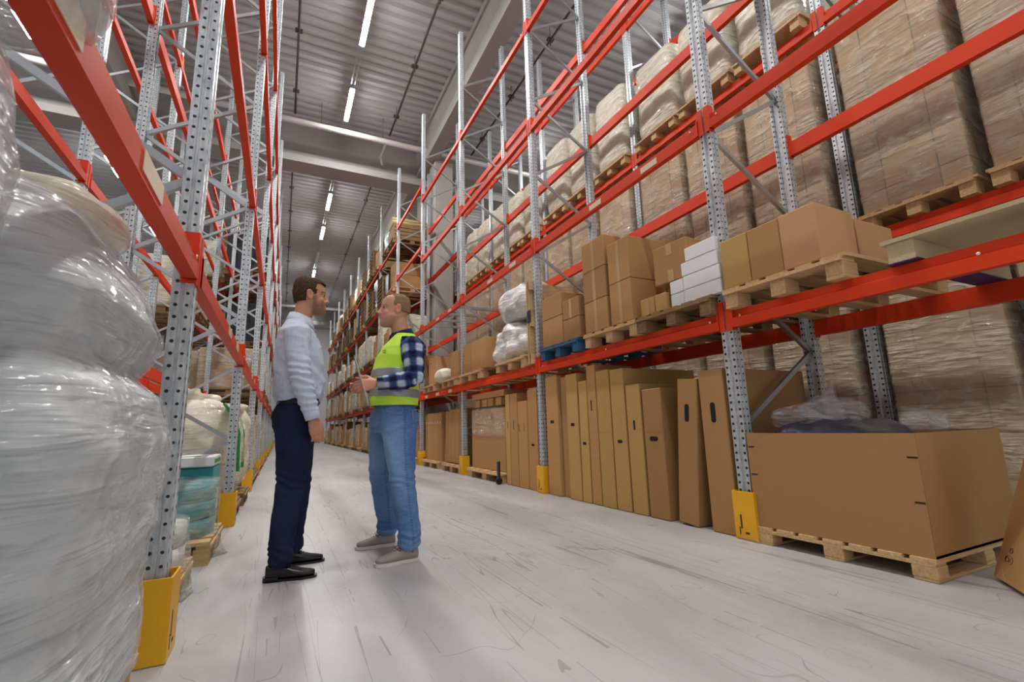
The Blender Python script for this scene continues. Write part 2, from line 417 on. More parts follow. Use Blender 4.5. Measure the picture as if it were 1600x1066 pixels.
#==RACKS==
# ------------------------------------------------------------------ racks
PH = 8.88
def post_mesh():
    pr = [(0, -.05), (0, -.017), (.013, -.011), (.013, .011), (0, .017), (0, .05), (.030, .05), (.032, .044), (.041, .044), (.043, .05), (.075, .05), (.075, .03), (.055, .028), (.055, -.028), (.075, -.03), (.075, -.05), (.043, -.05), (.041, -.044), (.032, -.044), (.030, -.05)]
    return MB().prism(pr, 0.006, PH, 'z').mesh('post', 'galv')
FD = 1.01
def frame(x, sgn, y, label, near=True, group='rack upright frames'):
    o = empty('rack_frame', (x, y, 0), 0 if sgn > 0 else PI, label, 'rack frame', group)
    pm = cached('post', post_mesh)
    link('front_post', pm, o); link('rear_post', pm, o, (FD, 0, 0), (0, 0, PI))
    def fp(): return MB().box((.035, 0, .005), (.13, .15, .01)).mesh('foot_plate', 'steel')
    f = cached('foot', fp); link('foot_plate', f, o); link('foot_plate', f, o, (FD - .07, 0, 0))
    dn = cached('brace_d', lambda: MB().bar((.05, 0, 0), (FD - .05, 0, -.57), .035, .028, (0, 1, 0)).mesh('brace', 'steel'))
    up = cached('brace_u', lambda: MB().bar((.05, 0, 0), (FD - .05, 0, .58), .035, .028, (0, 1, 0)).mesh('brace', 'steel'))
    z = .75
    while z < PH - .3:
        link('brace', dn, o, (0, 0, z)); 
        if z + .6 < PH: link('brace', up, o, (0, 0, z))
        z += 1.145
    link('brace', cached('brace_h', lambda: MB().bar((.05, 0, 0), (FD - .05, 0, 0), .035, .028, (0, 1, 0)).mesh('brace', 'steel')), o, (0, 0, .14))
    return o
def beam_meshes(L):
    pr = [(-.012, -.125), (-.012, -.058), (.012, -.046), (.012, 0), (.04, 0), (.04, -.125)]
    rail = MB().prism(pr, .055, L - .055, 'y').mesh('beam_rail', 'orange')
    def con(s):
        b = MB()
        y0 = .031 * s
        b.box((-.004, y0, -.03), (.008, .046, .22)); b.box((.02, .0535 * s, -.03), (.055, .006, .22))
        b.box((.012, .062 * s, -.06), (.05, .014, .13)); b.prism([(-.012, -.125), (-.012, .0), (.0, .055), (.03, .055), (.03, -.125)], .055 * s, .062 * s, 'y')
        return b.mesh('end_connector', 'orange')
    return rail, con(1), con(-1)
def beam(x, sgn, y0, L, ztop, label, cat='beam', sticker=0, group='orange rack beams', bolts=False):
    rail, c1, c2 = cached(('beam', round(L, 3)), lambda: beam_meshes(L))
    o = empty('rack_beam', (x, y0 if sgn > 0 else y0 + L, ztop), 0 if sgn > 0 else PI, label, cat, group)
    link('beam_rail', rail, o); link('end_connector', c1, o); link('end_connector', c2, o, (0, L, 0))
    if sticker:
        st = cached('sticker', lambda: MB().box((-.0135, 0, -.078), (.002, .21, .058)).mesh('sticker', 'sticker'))
        for i in range(sticker): link('sticker', st, o, (0, L * (.22 + .29 * i) if sgn > 0 else L * (.3 + .22 * i), 0))
    if bolts:
        bo = cached('bolt', lambda: MB().ball((-.014, 0, -.05), (.004, .009, .009), 8).mesh('bolt', 'rivet'))
        for q in (.13, L / 2, L - .13): link('bolt', bo, o, (0, q, 0))
    return o
def guard(x, y, sgn, h, label, group='yellow post guards'):
    o = empty('post_guard', (x, y, 0), 0 if sgn > 0 else PI, label, 'post guard', group)
    def g():
        b = MB(); t = .008
        b.prism([(-.03, -.085), (.10, -.085), (.10, -.077), (-.022, -.077), (-.022, .077), (.10, .077), (.10, .085), (-.03, .085)], 0.003, h, 'z')
        return b.mesh('guard_channel', 'yellow')
    link('guard_channel', cached(('guard', h), g), o)
    link('scuff_mark', cached('scuff', lambda: MB().box((-.0305, .03, .12), (.001, .012, .09)).box((-.0305, -.01, .05), (.001, .03, .012)).box((-.0305, .045, .06), (.001, .008, .05)).mesh('scuff_mark', 'scuff')), o)
    return o
RX = 2.89; RY = lambda k: 2.33 + 2.83 * k
LXF = -.355; LY_ = lambda k: 2.30 + 2.80 * k
BX = 4.75
NR = 12
for k in range(-1, NR + 1):
    w = 'behind the viewer' if k < 0 else ORD[k] + ' from the viewer'
    frame(RX, 1, RY(k), 'perforated steel upright frame of the right rack by the aisle, ' + w)
    if 0 <= k:
        guard(RX, RY(k), 1, .32, 'yellow guard at the foot of the right rack post, ' + w)
    if k < 11: frame(BX, 1, RY(k), 'steel upright frame of the rear right rack behind the wrapped loads, ' + w)
LEV_R = [1.58, 3.17, 4.93, 6.53]
SLOT = ['near', 'middle', 'far']
LEVN = ['lowest', 'second', 'third', 'top']
for k in range(-1, NR):
    lv = LEV_R if k != 3 else [1.58, 3.17, 5.3, 6.95]
    w = 'bay nearest the viewer' if k < 0 else ORD[k] + ' full bay from the viewer'
    for i, z in enumerate(lv):
        beam(RX, 1, RY(k), 2.83, z, 'orange front beam of the right rack, %s level, %s' % (LEVN[i], w), sticker=(2 if i == 1 and k > -1 else (3 if k == 2 and i == 0 else 0)), bolts=(k < 3))
        if k < 9: beam(RX + FD, -1, RY(k), 2.83, z, 'orange rear beam of the right rack, %s level, %s' % (LEVN[i], w), bolts=(k < 2))
LEV_B = [2.46, 4.87, 7.28]
for k in range(-1, 10):
    w = 'bay nearest the viewer' if k < 0 else ORD[k] + ' full bay from the viewer'
    for i, z in enumerate(LEV_B):
        beam(BX, 1, RY(k), 2.83, z, 'orange front beam of the rear right rack, %s level, %s' % (LEVN[i], w))
        if k < 4: beam(BX + FD, -1, RY(k), 2.83, z, 'orange back beam of the rear right rack, %s level, %s' % (LEVN[i], w))
LEV_L = [1.56, 3.15, 4.9, 6.5]
for k in range(-1, 12):
    w = 'behind the viewer' if k < 0 else ORD[k] + ' from the viewer'
    frame(LXF, -1, LY_(k), 'perforated steel upright frame of the left rack by the aisle, ' + w)
    if k >= 0: guard(LXF, LY_(k), -1, .29, 'yellow guard at the foot of the left rack post, ' + w)
    if 0 <= k < 9: frame(-1.67, -1, LY_(k), 'steel upright frame of the second left rack, behind the aisle rack, ' + w)
    if k < 11:
        w = 'bay nearest the viewer' if k < 0 else ORD[k] + ' full bay from the viewer'
        for i, z in enumerate(LEV_L):
            beam(LXF, -1, LY_(k), 2.80, z, 'orange front beam of the left rack, %s level, %s' % (LEVN[i], w), sticker=(2 if i == 0 else 0), bolts=(k < 2))
            if k < 8: beam(LXF - FD, 1, LY_(k), 2.80, z, 'orange rear beam of the left rack, %s level, %s' % (LEVN[i], w))
            if 0 <= k < 8: beam(-1.67, -1, LY_(k), 2.80, z, 'orange near beam of the second left rack, %s level, %s' % (LEVN[i], w))
# yellow end rails on the right, beyond the third bay
def yrail(y, lab):
    o = empty('barrier_rail', (3.4, y, 0), 0, lab, 'barrier')
    MB().box((0, 0, .22), (1.1, .06, .1), bevel=.008).obj('rail', 'yellow', o)
    for s in (-.5, .5): MB().box((s, 0, .085), (.08, .08, .17)).obj('rail_foot', 'yellow', o)
yrail(RY(3) - .12, 'low yellow barrier rail behind the jeans of the man in the vest')

# ------------------------------------------------------------------ pallets and cartons
def pallet_meshes(wood):
    dk = MB()
    for i in range(5): dk.box((0, -.35 + .175 * i, .133), (1.2, (.145 if i in (0, 2, 4) else .1), .022))
    dkx = MB()
    dkx.box((0, 0, .111), (.145, .8, .022))
    bl = MB().box((0, 0, .061), (.145, .1, .078), bevel=.003)
    bt = MB().box((0, 0, .011), (1.2, .1, .022))
    one = MB()
    for i in range(5): one.box((0, -.35 + .175 * i, .133), (1.2, (.145 if i in (0, 2, 4) else .1), .022))
    for x in (-.55, 0, .55):
        one.box((x, 0, .111), (.145, .8, .022))
        for y in (-.35, 0, .35): one.box((x * .96, y, .061), (.145, .1, .078))
    for y in (-.35, 0, .35): one.box((0, y, .011), (1.2, .1, .022))
    return dk.mesh('deck_boards', wood), dkx.mesh('stringer_boards', wood), bl.mesh('block', wood), bt.mesh('bottom_board', wood), one.mesh('pallet', wood)
def pallet(x, y, z, label, wood='wood', rz=0, detailed=True, parent=None, group=None, scale=1.0):
    m = cached(('pal', wood), lambda: pallet_meshes(wood))
    if parent is not None or not detailed:
        o = link('pallet', m[4], parent, (x, y, z), (0, 0, rz))
        if parent is None: tag(o, label, 'pallet', group)
        return o
    o = empty('pallet', (x, y, z), rz, label, 'pallet', group)
    link('deck_boards', m[0], o); [link('stringer_board', m[1], o, (xx, 0, 0)) for xx in (-.55, 0, .55)]
    for yy in (-.35, 0, .35):
        link('bottom_board', m[3], o, (0, yy, 0))
        for xx in (-.528, 0, .528): link('block', m[2], o, (xx, yy, 0))
    return o
def carton(c, d, label, mat='card', rot=(0, 0, 0), tape='x', group=None, hole=None, cat='box', name='carton', flap=False, seam=None):
    """c: centre of the bottom; d: size; tape 'x' = strip over the aisle face"""
    b = MB(); b.box((0, 0, d[2] / 2), d, bevel=min(.006, min(d) * .05))
    if flap:
        b.box((-d[0] * .5 - .001, 0, d[2] * .5), (.001, .003, d[2]), mi=0)
    o = b.obj(name, mat, None, c, rot); tag(o, label, cat, group)
    if tape == 'x':
        MB().box((-d[0] / 2 - .0012, 0, d[2] * .5), (.0015, .045, d[2] * .99)).box((0, 0, d[2] + .001), (d[0] * .99, .045, .0015)).obj('packing_tape', MAT['tape'], o)
    elif tape == 'short':
        MB().box((-d[0] / 2 - .0012, 0, d[2] - .05), (.0015, .06, .1)).box((-d[0] / 2 - .0012, 0, .05), (.0015, .06, .1)).obj('packing_tape', MAT['tape'], o)
    if hole:
        for (hy, hz, hw, hh) in hole:
            r = min(hw, hh) / 2; pts = []
            for q in range(20):
                a = 2 * PI * q / 20; pts.append((math.cos(a) * r + math.copysign(hw / 2 - r, math.cos(a)) , math.sin(a) * r + math.copysign(hh / 2 - r, math.sin(a))))
            MB().prism(pts, -d[0] / 2 - .0015, -d[0] / 2 + .002, 'x').obj('hand_hole', 'hole', o, (0, hy, hz))
    if seam:
        for z in seam: MB().box((-d[0] / 2 - .0008, 0, z), (.001, d[1] * .98, .003)).obj('crease', 'card_pink', o)
    return o
t = NT('packing_tape'); t.col(srgb(190, 158, 112)); t.rough(.18); t.b.inputs['Specular IOR Level'].default_value = .7
t.bump(t.noise(t.mapping((3, 20, 3)), 8, 3), .5, .004); MAT['tape'] = t.m

def lumpy(dx, dy, dz, n=10, amp=.015, rnd=6.0, seed=0, nsc=3.0, taper=0.0, z0=0.0):
    """rounded lumpy block, bottom at z0"""
    b = MB(); g = bmesh.ops.create_cube(b.bm, size=2)
    bmesh.ops.subdivide_edges(b.bm, edges=b.bm.edges[:], cuts=n, use_grid_fill=True)
    off = Vector((seed * 7.3, seed * 3.1, seed * 1.7))
    for v in b.bm.verts:
        p = v.co.copy(); L = (abs(p.x) ** rnd + abs(p.y) ** rnd + abs(p.z) ** rnd) ** (1 / rnd)
        q = p / L
        k = 1 - taper * (q.z + 1) / 2
        w = Vector((q.x * dx / 2 * k, q.y * dy / 2 * k, (q.z + 1) * dz / 2 + z0))
        nn = noise.noise((w + off) * nsc) + .5 * noise.noise((w + off) * nsc * 2.7)
        dirn = Vector((q.x, q.y, q.z * .6)); dirn.normalize()
        w += dirn * amp * nn
        if w.z < z0: w.z = z0
        v.co = w
    for f in b.bm.faces: f.smooth = True
    return b
def wrapped(x, y, z, h, kind, var, label, group, rz=0, wood='wood', w=(1.12, .8)):
    """goods wrapped in stretch film on a pallet: one thing"""
    o = empty('wrapped_pallet', (x, y, z), rz, label, 'wrapped pallet', group)
    pallet(0, 0, 0, '', wood, parent=o)
    hk = round(h, 2)
    if kind == 'brown':
        bm_ = cached(('blk', hk), lambda: MB().box((0, 0, .146 + h / 2), (w[0], w[1] - .03, h), bevel=.01).mesh('carton_stack', 'block'))
        link('carton_stack', bm_, o)
        fm = cached(('flm', hk, var), lambda: lumpy(w[0] + .03, w[1] - .005, h + .03, 12, .006, 30, var, 2.5, z0=.135).mesh('stretch_film', 'film'))
        link('stretch_film', fm, o)
    elif kind == 'cream':
        bm_ = cached(('crm', hk, var), lambda: lumpy(w[0] - .04, w[1] - .04, h, 12, .03, 9, var, 2.2, z0=.146).mesh('bagged_goods', 'creamsack'))
        link('bagged_goods', bm_, o)
        fm = cached(('cfl', hk, var), lambda: lumpy(w[0], w[1] - .01, h + .03, 14, .03, 9, var, 2.2, z0=.12).mesh('stretch_film', 'film_milky'))
        link('stretch_film', fm, o)
    elif kind == 'boxes':
        r_ = random.Random(var * 31 + int(h * 100))
        for yy in (-.2, .2):
            z_ = .146; hh = h * r_.uniform(.7, 1)
            while z_ < hh:
                hb = r_.choice((.25, .33, .4)); link('carton', cached(('cb', hb), lambda: MB().box((0, 0, hb / 2), (1.05, .37, hb - .006), bevel=.006).mesh('carton', 'card')), o, (0, yy, z_)); z_ += hb
    elif kind == 'dark':
        bm_ = cached(('drk', hk), lambda: MB().box((0, 0, .146 + h / 2), (w[0], w[1] - .06, h), bevel=.01).mesh('black_crates', 'blackp'))
        link('black_crates', bm_, o)
    elif kind == 'pallets':
        for i in range(int(h / .144)): link('pallet', cached(('pal', 'wood_dark'), lambda: pallet_meshes('wood_dark'))[4], o, (0, 0, .144 * (i + 1)))
    return o
# rear right rack: brown wrapped loads on the floor and first beams, cream ones above
slots = (.54, 1.43, 2.32)
n = 0
for k in range(-1, 9):
    for j, s in enumerate(slots):
        y = RY(k) + s; n += 1
        if k == -1 and j == 0: continue
        wv = '%s slot, %s' % (SLOT[j], 'bay nearest the viewer' if k < 0 else ORD[k] + ' full bay')
        xx = BX + .53
        if k < 6: wrapped(xx, y, 0.0, 2.05, 'brown', n % 3, 'film-wrapped cartons standing on the floor, rear right rack, ' + wv, 'wrapped loads on the floor of the rear rack')
        if True: wrapped(xx, y, LEV_B[0], 1.95 + (.06 * ((n * 7) % 3 - 1) if k > 0 else 0), 'brown', n % 3, 'film-wrapped carton stack on middle beams, rear right rack, ' + wv, 'wrapped loads on the middle beams')
        if k >= 0:
            wrapped(xx, y, LEV_B[1], (1.25, 1.42, 1.5, 1.3, 1.45)[(n * 3) % 5], 'cream', n % 4, 'whitish bulging load on upper beams, rear right rack, ' + wv, 'wrapped loads on the upper beams')

# ------------------------------------------------------------------ right rack, goods on the floor
def tall_carton(y0, y1, h, label, mat, lean=0, tilt=0, depth=.62, x=2.90, **kw):
    w = y1 - y0
    return carton((x + depth / 2, (y0 + y1) / 2, 0.002 + abs(math.sin(lean)) * w / 2), (depth, w - .01, h), label, mat, (lean, tilt, kw.pop('rz', 0)), tape=kw.pop('tape', None), group='tall flat cartons standing under the beams', **kw)
tall_carton(2.42, 2.655, 1.18, 'tall carton with an upright oval hand hole standing against the nearest right post', 'card', hole=[(0, .86, .045, .15)], depth=.95)
tall_carton(2.775, 2.985, 1.13, 'tall carton leaning over to the right with an upright oval hand hole', 'card', lean=.10, hole=[(0, .86, .045, .14)], depth=.8)
tall_carton(3.07, 3.31, 1.09, 'wide brown carton with a level hand hole in its middle, beside the leaning one', 'card', lean=.0, hole=[(0, .66, .1, .04)], depth=.8, seam=(.72,))
tall_carton(3.33, 3.53, 1.15, 'yellowish carton with a small upright hole and creased top corner', 'card_yellow', lean=.0, hole=[(0, .78, .025, .09)], depth=.5)
tall_carton(3.545, 3.755, 1.32, 'pale tall carton with a low level hand hole, left of the yellowish one', 'card_yellow', lean=.0, hole=[(.0, .63, .07, .03)], depth=.94)
tall_carton(3.765, 3.985, 1.335, 'tall carton without holes, creased across its middle', 'card_yellow', hole=None, seam=(.72,), depth=.6)
tall_carton(3.99, 4.15, 1.41, 'tallest flat carton with an upright slot above a crease', 'card', hole=[(.01, .99, .018, .11)], seam=(.72, 1.2), depth=.5)
tall_carton(4.165, 4.325, 1.26, 'lower narrow carton with a level hole below its middle', 'card_yellow', hole=[(0, .60, .065, .03)], depth=.5, lean=.01)
tall_carton(4.335, 4.565, 1.36, 'smooth tall carton with a level hole left of the narrow one', 'card_yellow', hole=[(0, .80, .075, .035)], depth=.55)
tall_carton(4.575, 4.74, 1.35, 'tall carton with ribbed creases, recessed between two smooth ones', 'card', hole=None, seam=(.5, .9, .95, 1.1, 1.15), depth=.5, x=2.94)
tall_carton(4.75, 5.03, 1.38, 'smooth tall carton with a level hole, standing right of the second post', 'card', hole=[(.0, .84, .085, .035)], depth=.55)
tall_carton(5.26, 5.52, 1.27, 'wide flat carton with a low level hole left of the second post', 'card', hole=[(.0, .56, .08, .03)], depth=.6)
tall_carton(5.53, 5.81, 1.13, 'lower flat carton with two thin upright slots', 'card', hole=[(.1, .78, .014, .11), (-.05, .78, .010, .11)], depth=.6)
tall_carton(5.82, 6.05, 1.25, 'flat carton with a thin slot next to the wrapped crate', 'card', hole=[(-.0, .82, .016, .12)], depth=.6)
tall_carton(6.06, 6.20, 1.25, 'narrow flat carton touching the wrapped crate pallet', 'card_yellow', hole=[(-.0, .82, .012, .1)], depth=.6)
# big open crate of cardboard on its pallet
po = empty('pallet', (3.42, 1.775, 0), 0, 'low wooden pallet under the big open cardboard crate at the right', 'pallet')
def bigpal():
    W2 = .52; D = 1.1
    bds = MB(); 
    for i in range(7): bds.box((0, -.43 + .143 * i, .098), (D, .11, .02))
    bds.obj('deck_boards', 'wood', po)
    for x in (-.5, 0, .5): MB().box((x, 0, .081), (.1, .96, .016)).obj('stringer_board', 'wood', po)
    for y in (-.43, 0, .43):
        for x in (-.5, 0, .5): MB().box((x, y, .044), (.1, .11, .058), bevel=.003).obj('block', 'wood', po)
        MB().box((0, y, .0085), (D, .1, .013)).obj('bottom_board', 'wood', po)
bigpal()
cr = empty('cardboard_crate', (3.36, 1.78, .109), 0, 'big open brown cardboard crate with black edge ticks on a low pallet', 'crate')
def crate():
    D, Wd, H, t_ = .94, .97, .60, .012
    MB().box((-D / 2, 0, H / 2), (t_, Wd, H)).obj('front_panel', 'card', cr)
    MB().box((D / 2, 0, H / 2), (t_, Wd, H)).obj('back_panel', 'card', cr)
    for s in (-1, 1): MB().box((0, s * (Wd / 2 - t_ / 2), H / 2), (D - t_, t_, H)).obj('side_panel', 'card', cr)
    MB().box((0, 0, .006), (D, Wd, .012)).obj('bottom_panel', 'card', cr)
    for y, z in ((-.46, .48), (-.46, .26), (.455, .51), (.455, .33)): MB().box((-D / 2 - .0065, y, z), (.001, .045, .009)).obj('edge_tick', 'ink', cr)
crate()
b = lumpy(.75, .72, .68, 14, .07, 3.5, 3, 3.2, z0=0); tag(b.obj('bagged_part', 'greyp', None, (3.36, 1.88, .125)), 'dark grey parts in crumpled clear plastic filling the open crate', 'bag')
b = lumpy(.62, .55, .22, 22, .09, 2.5, 5, 3.2, z0=0); tag(b.obj('plastic_bag', 'film_clear', None, (3.32, 2.0, .70)), 'crumpled clear plastic bag on top of the crate by the rack post', 'bag')
b = lumpy(.3, .25, .13, 16, .05, 2.2, 8, 5, z0=0); tag(b.obj('plastic_bag', 'film_clear', None, (3.5, 1.52, .70)), 'small clear plastic bag at the right end of the crate load', 'bag')
b = lumpy(.24, .2, .38, 18, .06, 2.2, 9, 4, taper=.6, z0=0); tag(b.obj('plastic_bag', 'film_clear', None, (3.62, 2.08, .72)), 'clear plastic sheet standing up behind the crate load', 'bag')
# leaning carton at the picture's right edge with faint print
lc = empty('carton', (3.17, 1.20, .018), 0, 'leaning carton cut off by the right picture edge with black print near its foot', 'box')
lc.rotation_euler = (0, .34, math.radians(-52))
MB().box((.025, -.25, .33), (.05, .5, .66), bevel=.004).obj('carton_body', 'card', lc)
MB().prism([(-.004, .003), (-.12, .003), (-.004, .10)], -.0015, .0, 'x').obj('folded_flap', 'card_pink', lc)
def ring(cy_, cz_, ry, rz, w_):
    b = MB(); N = 20
    for q in range(N):
        a0, a1 = 2 * PI * q / N, 2 * PI * (q + 1) / N
        b.bar((-.001, cy_ + ry * math.cos(a0), cz_ + rz * math.sin(a0)), (-.001, cy_ + ry * math.cos(a1), cz_ + rz * math.sin(a1)), .0008, w_, (1, 0, 0))
    return b
ring(-.085, .105, .015, .011, .0035).obj('printed_letter', 'ink', lc)
ring(-.10, .105, .035, .02, .0015).obj('printed_oval', 'ink', lc)
MB().box((-.001, -.11, .105), (.0008, .004, .02)).obj('printed_letter', 'ink', lc)
ring(-.105, .15, .012, .012, .0035).obj('printed_letter', 'ink', lc)
# wrapped crate on pallet, left of the tall cartons
wp = pallet(3.48, 7.0, 0, 'wooden pallet under the half-wrapped crate by the third right post', rz=0)
wp.scale = (1, 1.75, 1)
o = empty('wrapped_crate', (3.46, 7.02, .146), 0, 'brown carton crate with film round its upper half between the second and third right posts', 'crate')
MB().box((0, 0, .47), (1.0, 1.36, .94), bevel=.01).obj('carton', 'card', o)
lumpy(1.03, 1.40, .46, 12, .01, 30, 2, 3, z0=.51).obj('stretch_film', 'film', o)
MB().box((-.505, -.2, .8), (.004, .03, .12)).obj('grip_slot', 'ink', o)
for i, yy in enumerate((-.45, -.15, .1, .4)):
    tag(MB().box((0, 0, .06), (1.0, .2, .12)).obj('carton', 'card', None, (3.46, 7.02 + yy, 1.125)), 'low brown box on top of the half-wrapped crate, %s from the right' % ORD[i], 'box', 'low boxes on the wrapped crate')
tag(MB().box((0, 0, .06), (1.0, 1.3, .1), bevel=.006).obj('carton', 'card', None, (3.46, 7.02, 1.246)), 'wide flat brown carton lying on the low boxes', 'box')
o = empty('trolley', (2.82, 6.30, 0), 0, 'black trolley end with a wheel in front of the half-wrapped crate', 'trolley')
MB().box((0, 0, .19), (.03, .07, .26), bevel=.008).obj('handle', 'blackp', o); MB().tube((0, -.025, .045), (0, .025, .045), .045, n=18).obj('wheel', 'blackp', o)
# flat cartons on pallets between third and fourth right posts
pallet(3.48, 8.6, 0, 'pallet under the nearer slanted flat cartons, fourth post side', rz=0).scale = (1, 1.3, 1)
pallet(3.48, 9.95, 0, 'pallet under the farther upright flat cartons by the fourth post', rz=0).scale = (1, 1.45, 1)
for i in range(5):
    y0 = 8.2 + .2 * i
    o = carton((3.4, y0 + .09, .165), (.9, .185, 1.0 - .008 * i), 'flat carton with red corner marks leaning in the nearer pallet row, %s from the right' % ORD[i], 'card', (.09, 0, 0), tape=None, group='flat cartons leaning on the pallet')
    for z in (.9, .82, .07): MB().box((-.4515, -.06, z), (.001, .03, .012)).box((-.4515, .03, z), (.001, .03, .012)).obj('red_mark', 'card_red', o)
for i in range(7):
    y0 = 9.4 + .17 * i
    o = carton((3.4, y0 + .08, .148), (.9, .155, .98), 'thin flat carton with white label standing in the farther pallet row, %s from the right' % ORD[i], 'card', tape=None, group='thin flat cartons by the fourth post')
    MB().box((-.4515, 0, .78), (.001, .03, .05)).obj('paper_label', 'card_white', o)

# ------------------------------------------------------------------ right rack, goods on the lowest beams
Z1 = LEV_R[0] + .001
pallet(3.42, 1.86, Z1, 'pale new pallet carrying four brown boxes right of the nearest post', rz=0)
zb = Z1 + .145
carton((3.02, 2.155, zb), (.38, .22, .36), 'square brown box at the left end of the row right of the nearest post', 'card_yellow', tape=None, group='brown boxes right of the nearest post')
carton((3.02, 1.925, zb), (.38, .23, .36), 'middle brown box of the row right of the nearest post', 'card', tape=None, group='brown boxes right of the nearest post')
carton((3.03, 1.69, zb), (.40, .235, .365), 'largest brown box at the right end of the row, side face lit', 'card_pink', tape=None, group='brown boxes right of the nearest post')
carton((3.46, 1.69, zb), (.42, .24, .33), 'brown box set behind the largest one on the same pallet', 'card_pink', tape=None)
carton((3.47, 2.02, zb), (.42, .36, .34), 'brown box in the second row hidden behind the left ones', 'card_pink', tape=None)
# chipboard pallet
cp = empty('chipboard_stand', (3.42, .62, Z1), 0, 'shallow chipboard platform with purple edges at the right picture edge, on the lowest beams', 'platform')
MB().box((0, 0, .125), (1.15, 1.32, .022)).obj('chipboard_top', 'chip', cp)
for y in (-.58, 0, .58): MB().box((0, y, .06), (1.12, .12, .104)).obj('chipboard_runner', 'chip', cp)
for y in (-.58, 0, .58): MB().box((0, y, .004), (1.14, .14, .006)).obj('purple_skid', 'purple', cp)
carton((3.72, 1.15, Z1 + .138), (.3, .18, .09), 'small low box on the chipboard platform', 'card_pink', tape=None)
# bay 1: brown used pallet with white boxes
pallet(3.42, 2.795, Z1, 'brown used pallet under the white boxes left of the nearest post', 'wood_dark')
wb = []
for r, zz in enumerate((0, .112, .224, .336)):
    ys = ((2.44, .36), (2.70, .15)) if r < 2 else (((2.45, .36),) if r == 2 else ((2.43, .3),))
    for (yc, ww) in ys:
        nm = ('wide' if ww > .2 else 'short'); lv = ('lowest', 'second', 'third', 'top')[r]
        carton((3.02 if nm == 'wide' else 3.03, yc + .04, zb + zz), (.34, ww - .005, .108), '%s white box in the %s layer of the white pile left of the nearest post' % (nm, lv), 'card_white', tape=None, group='white boxes by the nearest post')
carton((2.99, 2.915, zb), (.3, .13, .15), 'small yellowish box touching the white boxes', 'card_yellow', tape=None)
carton((2.99, 3.075, zb), (.3, .17, .15), 'small yellowish box at the pallet corner left of the other small one', 'card_yellow', tape='x')
carton((3.06, 2.80, zb + .227), (.40, .001 + .36, .33), 'large brown box with short tape strips standing on the small ones behind the white pile', 'card', (0, 0, .06), tape='short')
carton((3.45, 2.80, zb), (.42, .7, .46), 'brown box filling the back of the brown used pallet', 'card', tape=None)
# bay 1: new pallet with two stacks
pallet(3.42, 3.61, Z1, 'pale new pallet under the two tall stacks of taped boxes', 'wood')
carton((3.04, 3.405, zb), (.44, .31, .40), 'tall taped box at the foot of the right-hand stack', 'card', tape='x', group='taped boxes in two stacks')
carton((3.04, 3.405, zb + .403), (.44, .31, .41), 'tall taped box on top of the right-hand stack', 'card', tape='x', group='taped boxes in two stacks')
for i, lv in enumerate(('lowest', 'middle', 'topmost')):
    carton((3.02, 3.80, zb + .323 * i), (.40, .38, .32), 'taped square box, %s of the left-hand stack of three' % lv, 'card', tape='x', group='taped boxes in two stacks')
for i in range(2): carton((3.52, 3.62, zb + .43 * i), (.46, .74, .42), 'brown box in the second row behind the two stacks, %s' % ('lower', 'upper')[i], 'card', tape='x')
# bay 1: blue pallet
pallet(3.42, 4.56, Z1, 'blue painted pallet under four brown boxes right of the second post', 'wood_blue')
carton((3.03, 4.29, zb), (.38, .33, .24), 'small brown box, lower right on the blue pallet', 'card', tape=None, group='boxes on the blue pallet')
carton((3.03, 4.29, zb + .243), (.38, .33, .22), 'small brown box, upper right on the blue pallet', 'card', tape='x', group='boxes on the blue pallet')
carton((3.05, 4.70, zb), (.42, .46, .33), 'bigger brown box, lower left on the blue pallet', 'card', tape=None, group='boxes on the blue pallet')
carton((3.05, 4.70, zb + .333), (.42, .46, .27), 'bigger brown box, upper left on the blue pallet', 'card', tape=None, group='boxes on the blue pallet')
o = tag(MB().box((0, 0, .45), (.03, .82, .9), bevel=.003).obj('plywood_sheet', 'wood', None, (3.75, 4.7, zb)), 'pale plywood side panel standing behind the boxes on the blue pallet', 'board')
# bay 2
pallet(3.42, 5.85, Z1, 'pallet under the bagged parts left of the second post').scale = (1, 1.15, 1)
pf = empty('pallet', (2.84, 5.33, Z1 + .002), 0, 'pallet standing on edge left of the second post with a dark band round it', 'pallet')
MB().box((0.4, .05, .55), (.8, .02, 1.1)).obj('deck_boards', 'wood', pf)
for z in (.06, .55, 1.04): MB().box((.05, 0, z), (.1, .09, .12)).obj('block', 'wood', pf)
MB().box((.05, -.0, .55), (.1, .02, 1.1)).obj('edge_board', 'wood', pf)
MB().box((-.004, -.01, .62), (.006, .10, .16)).obj('dark_band', 'blackp', pf)
pf.location.y = 5.27; pf.rotation_euler = (0, 0, 0)
b = lumpy(.55, 1.05, .42, 16, .1, 2.6, 11, 3.2, z0=0); o = b.obj('plastic_bag', 'greyp', None, (3.20, 6.10, zb + .02)); tag(o, 'grey goods in a loose white plastic bag on the pallet left of the second post', 'bag')
lumpy(.72, 1.26, .56, 34, .10, 2.6, 11, 2.6, z0=-.015).obj('loose_bag', 'film_bag', o)
b = lumpy(.5, .82, .5, 16, .05, 3, 14, 3, z0=0); o = b.obj('plastic_bag', 'sacks', None, (3.14, 5.90, zb + .57)); tag(o, 'bubble-wrapped bundle resting on the loose bag beside the upright pallet', 'bag')
lumpy(.58, .92, .56, 28, .06, 3.0, 14, 2.2, z0=-.01).obj('bubble_wrap', 'film_bag', o)
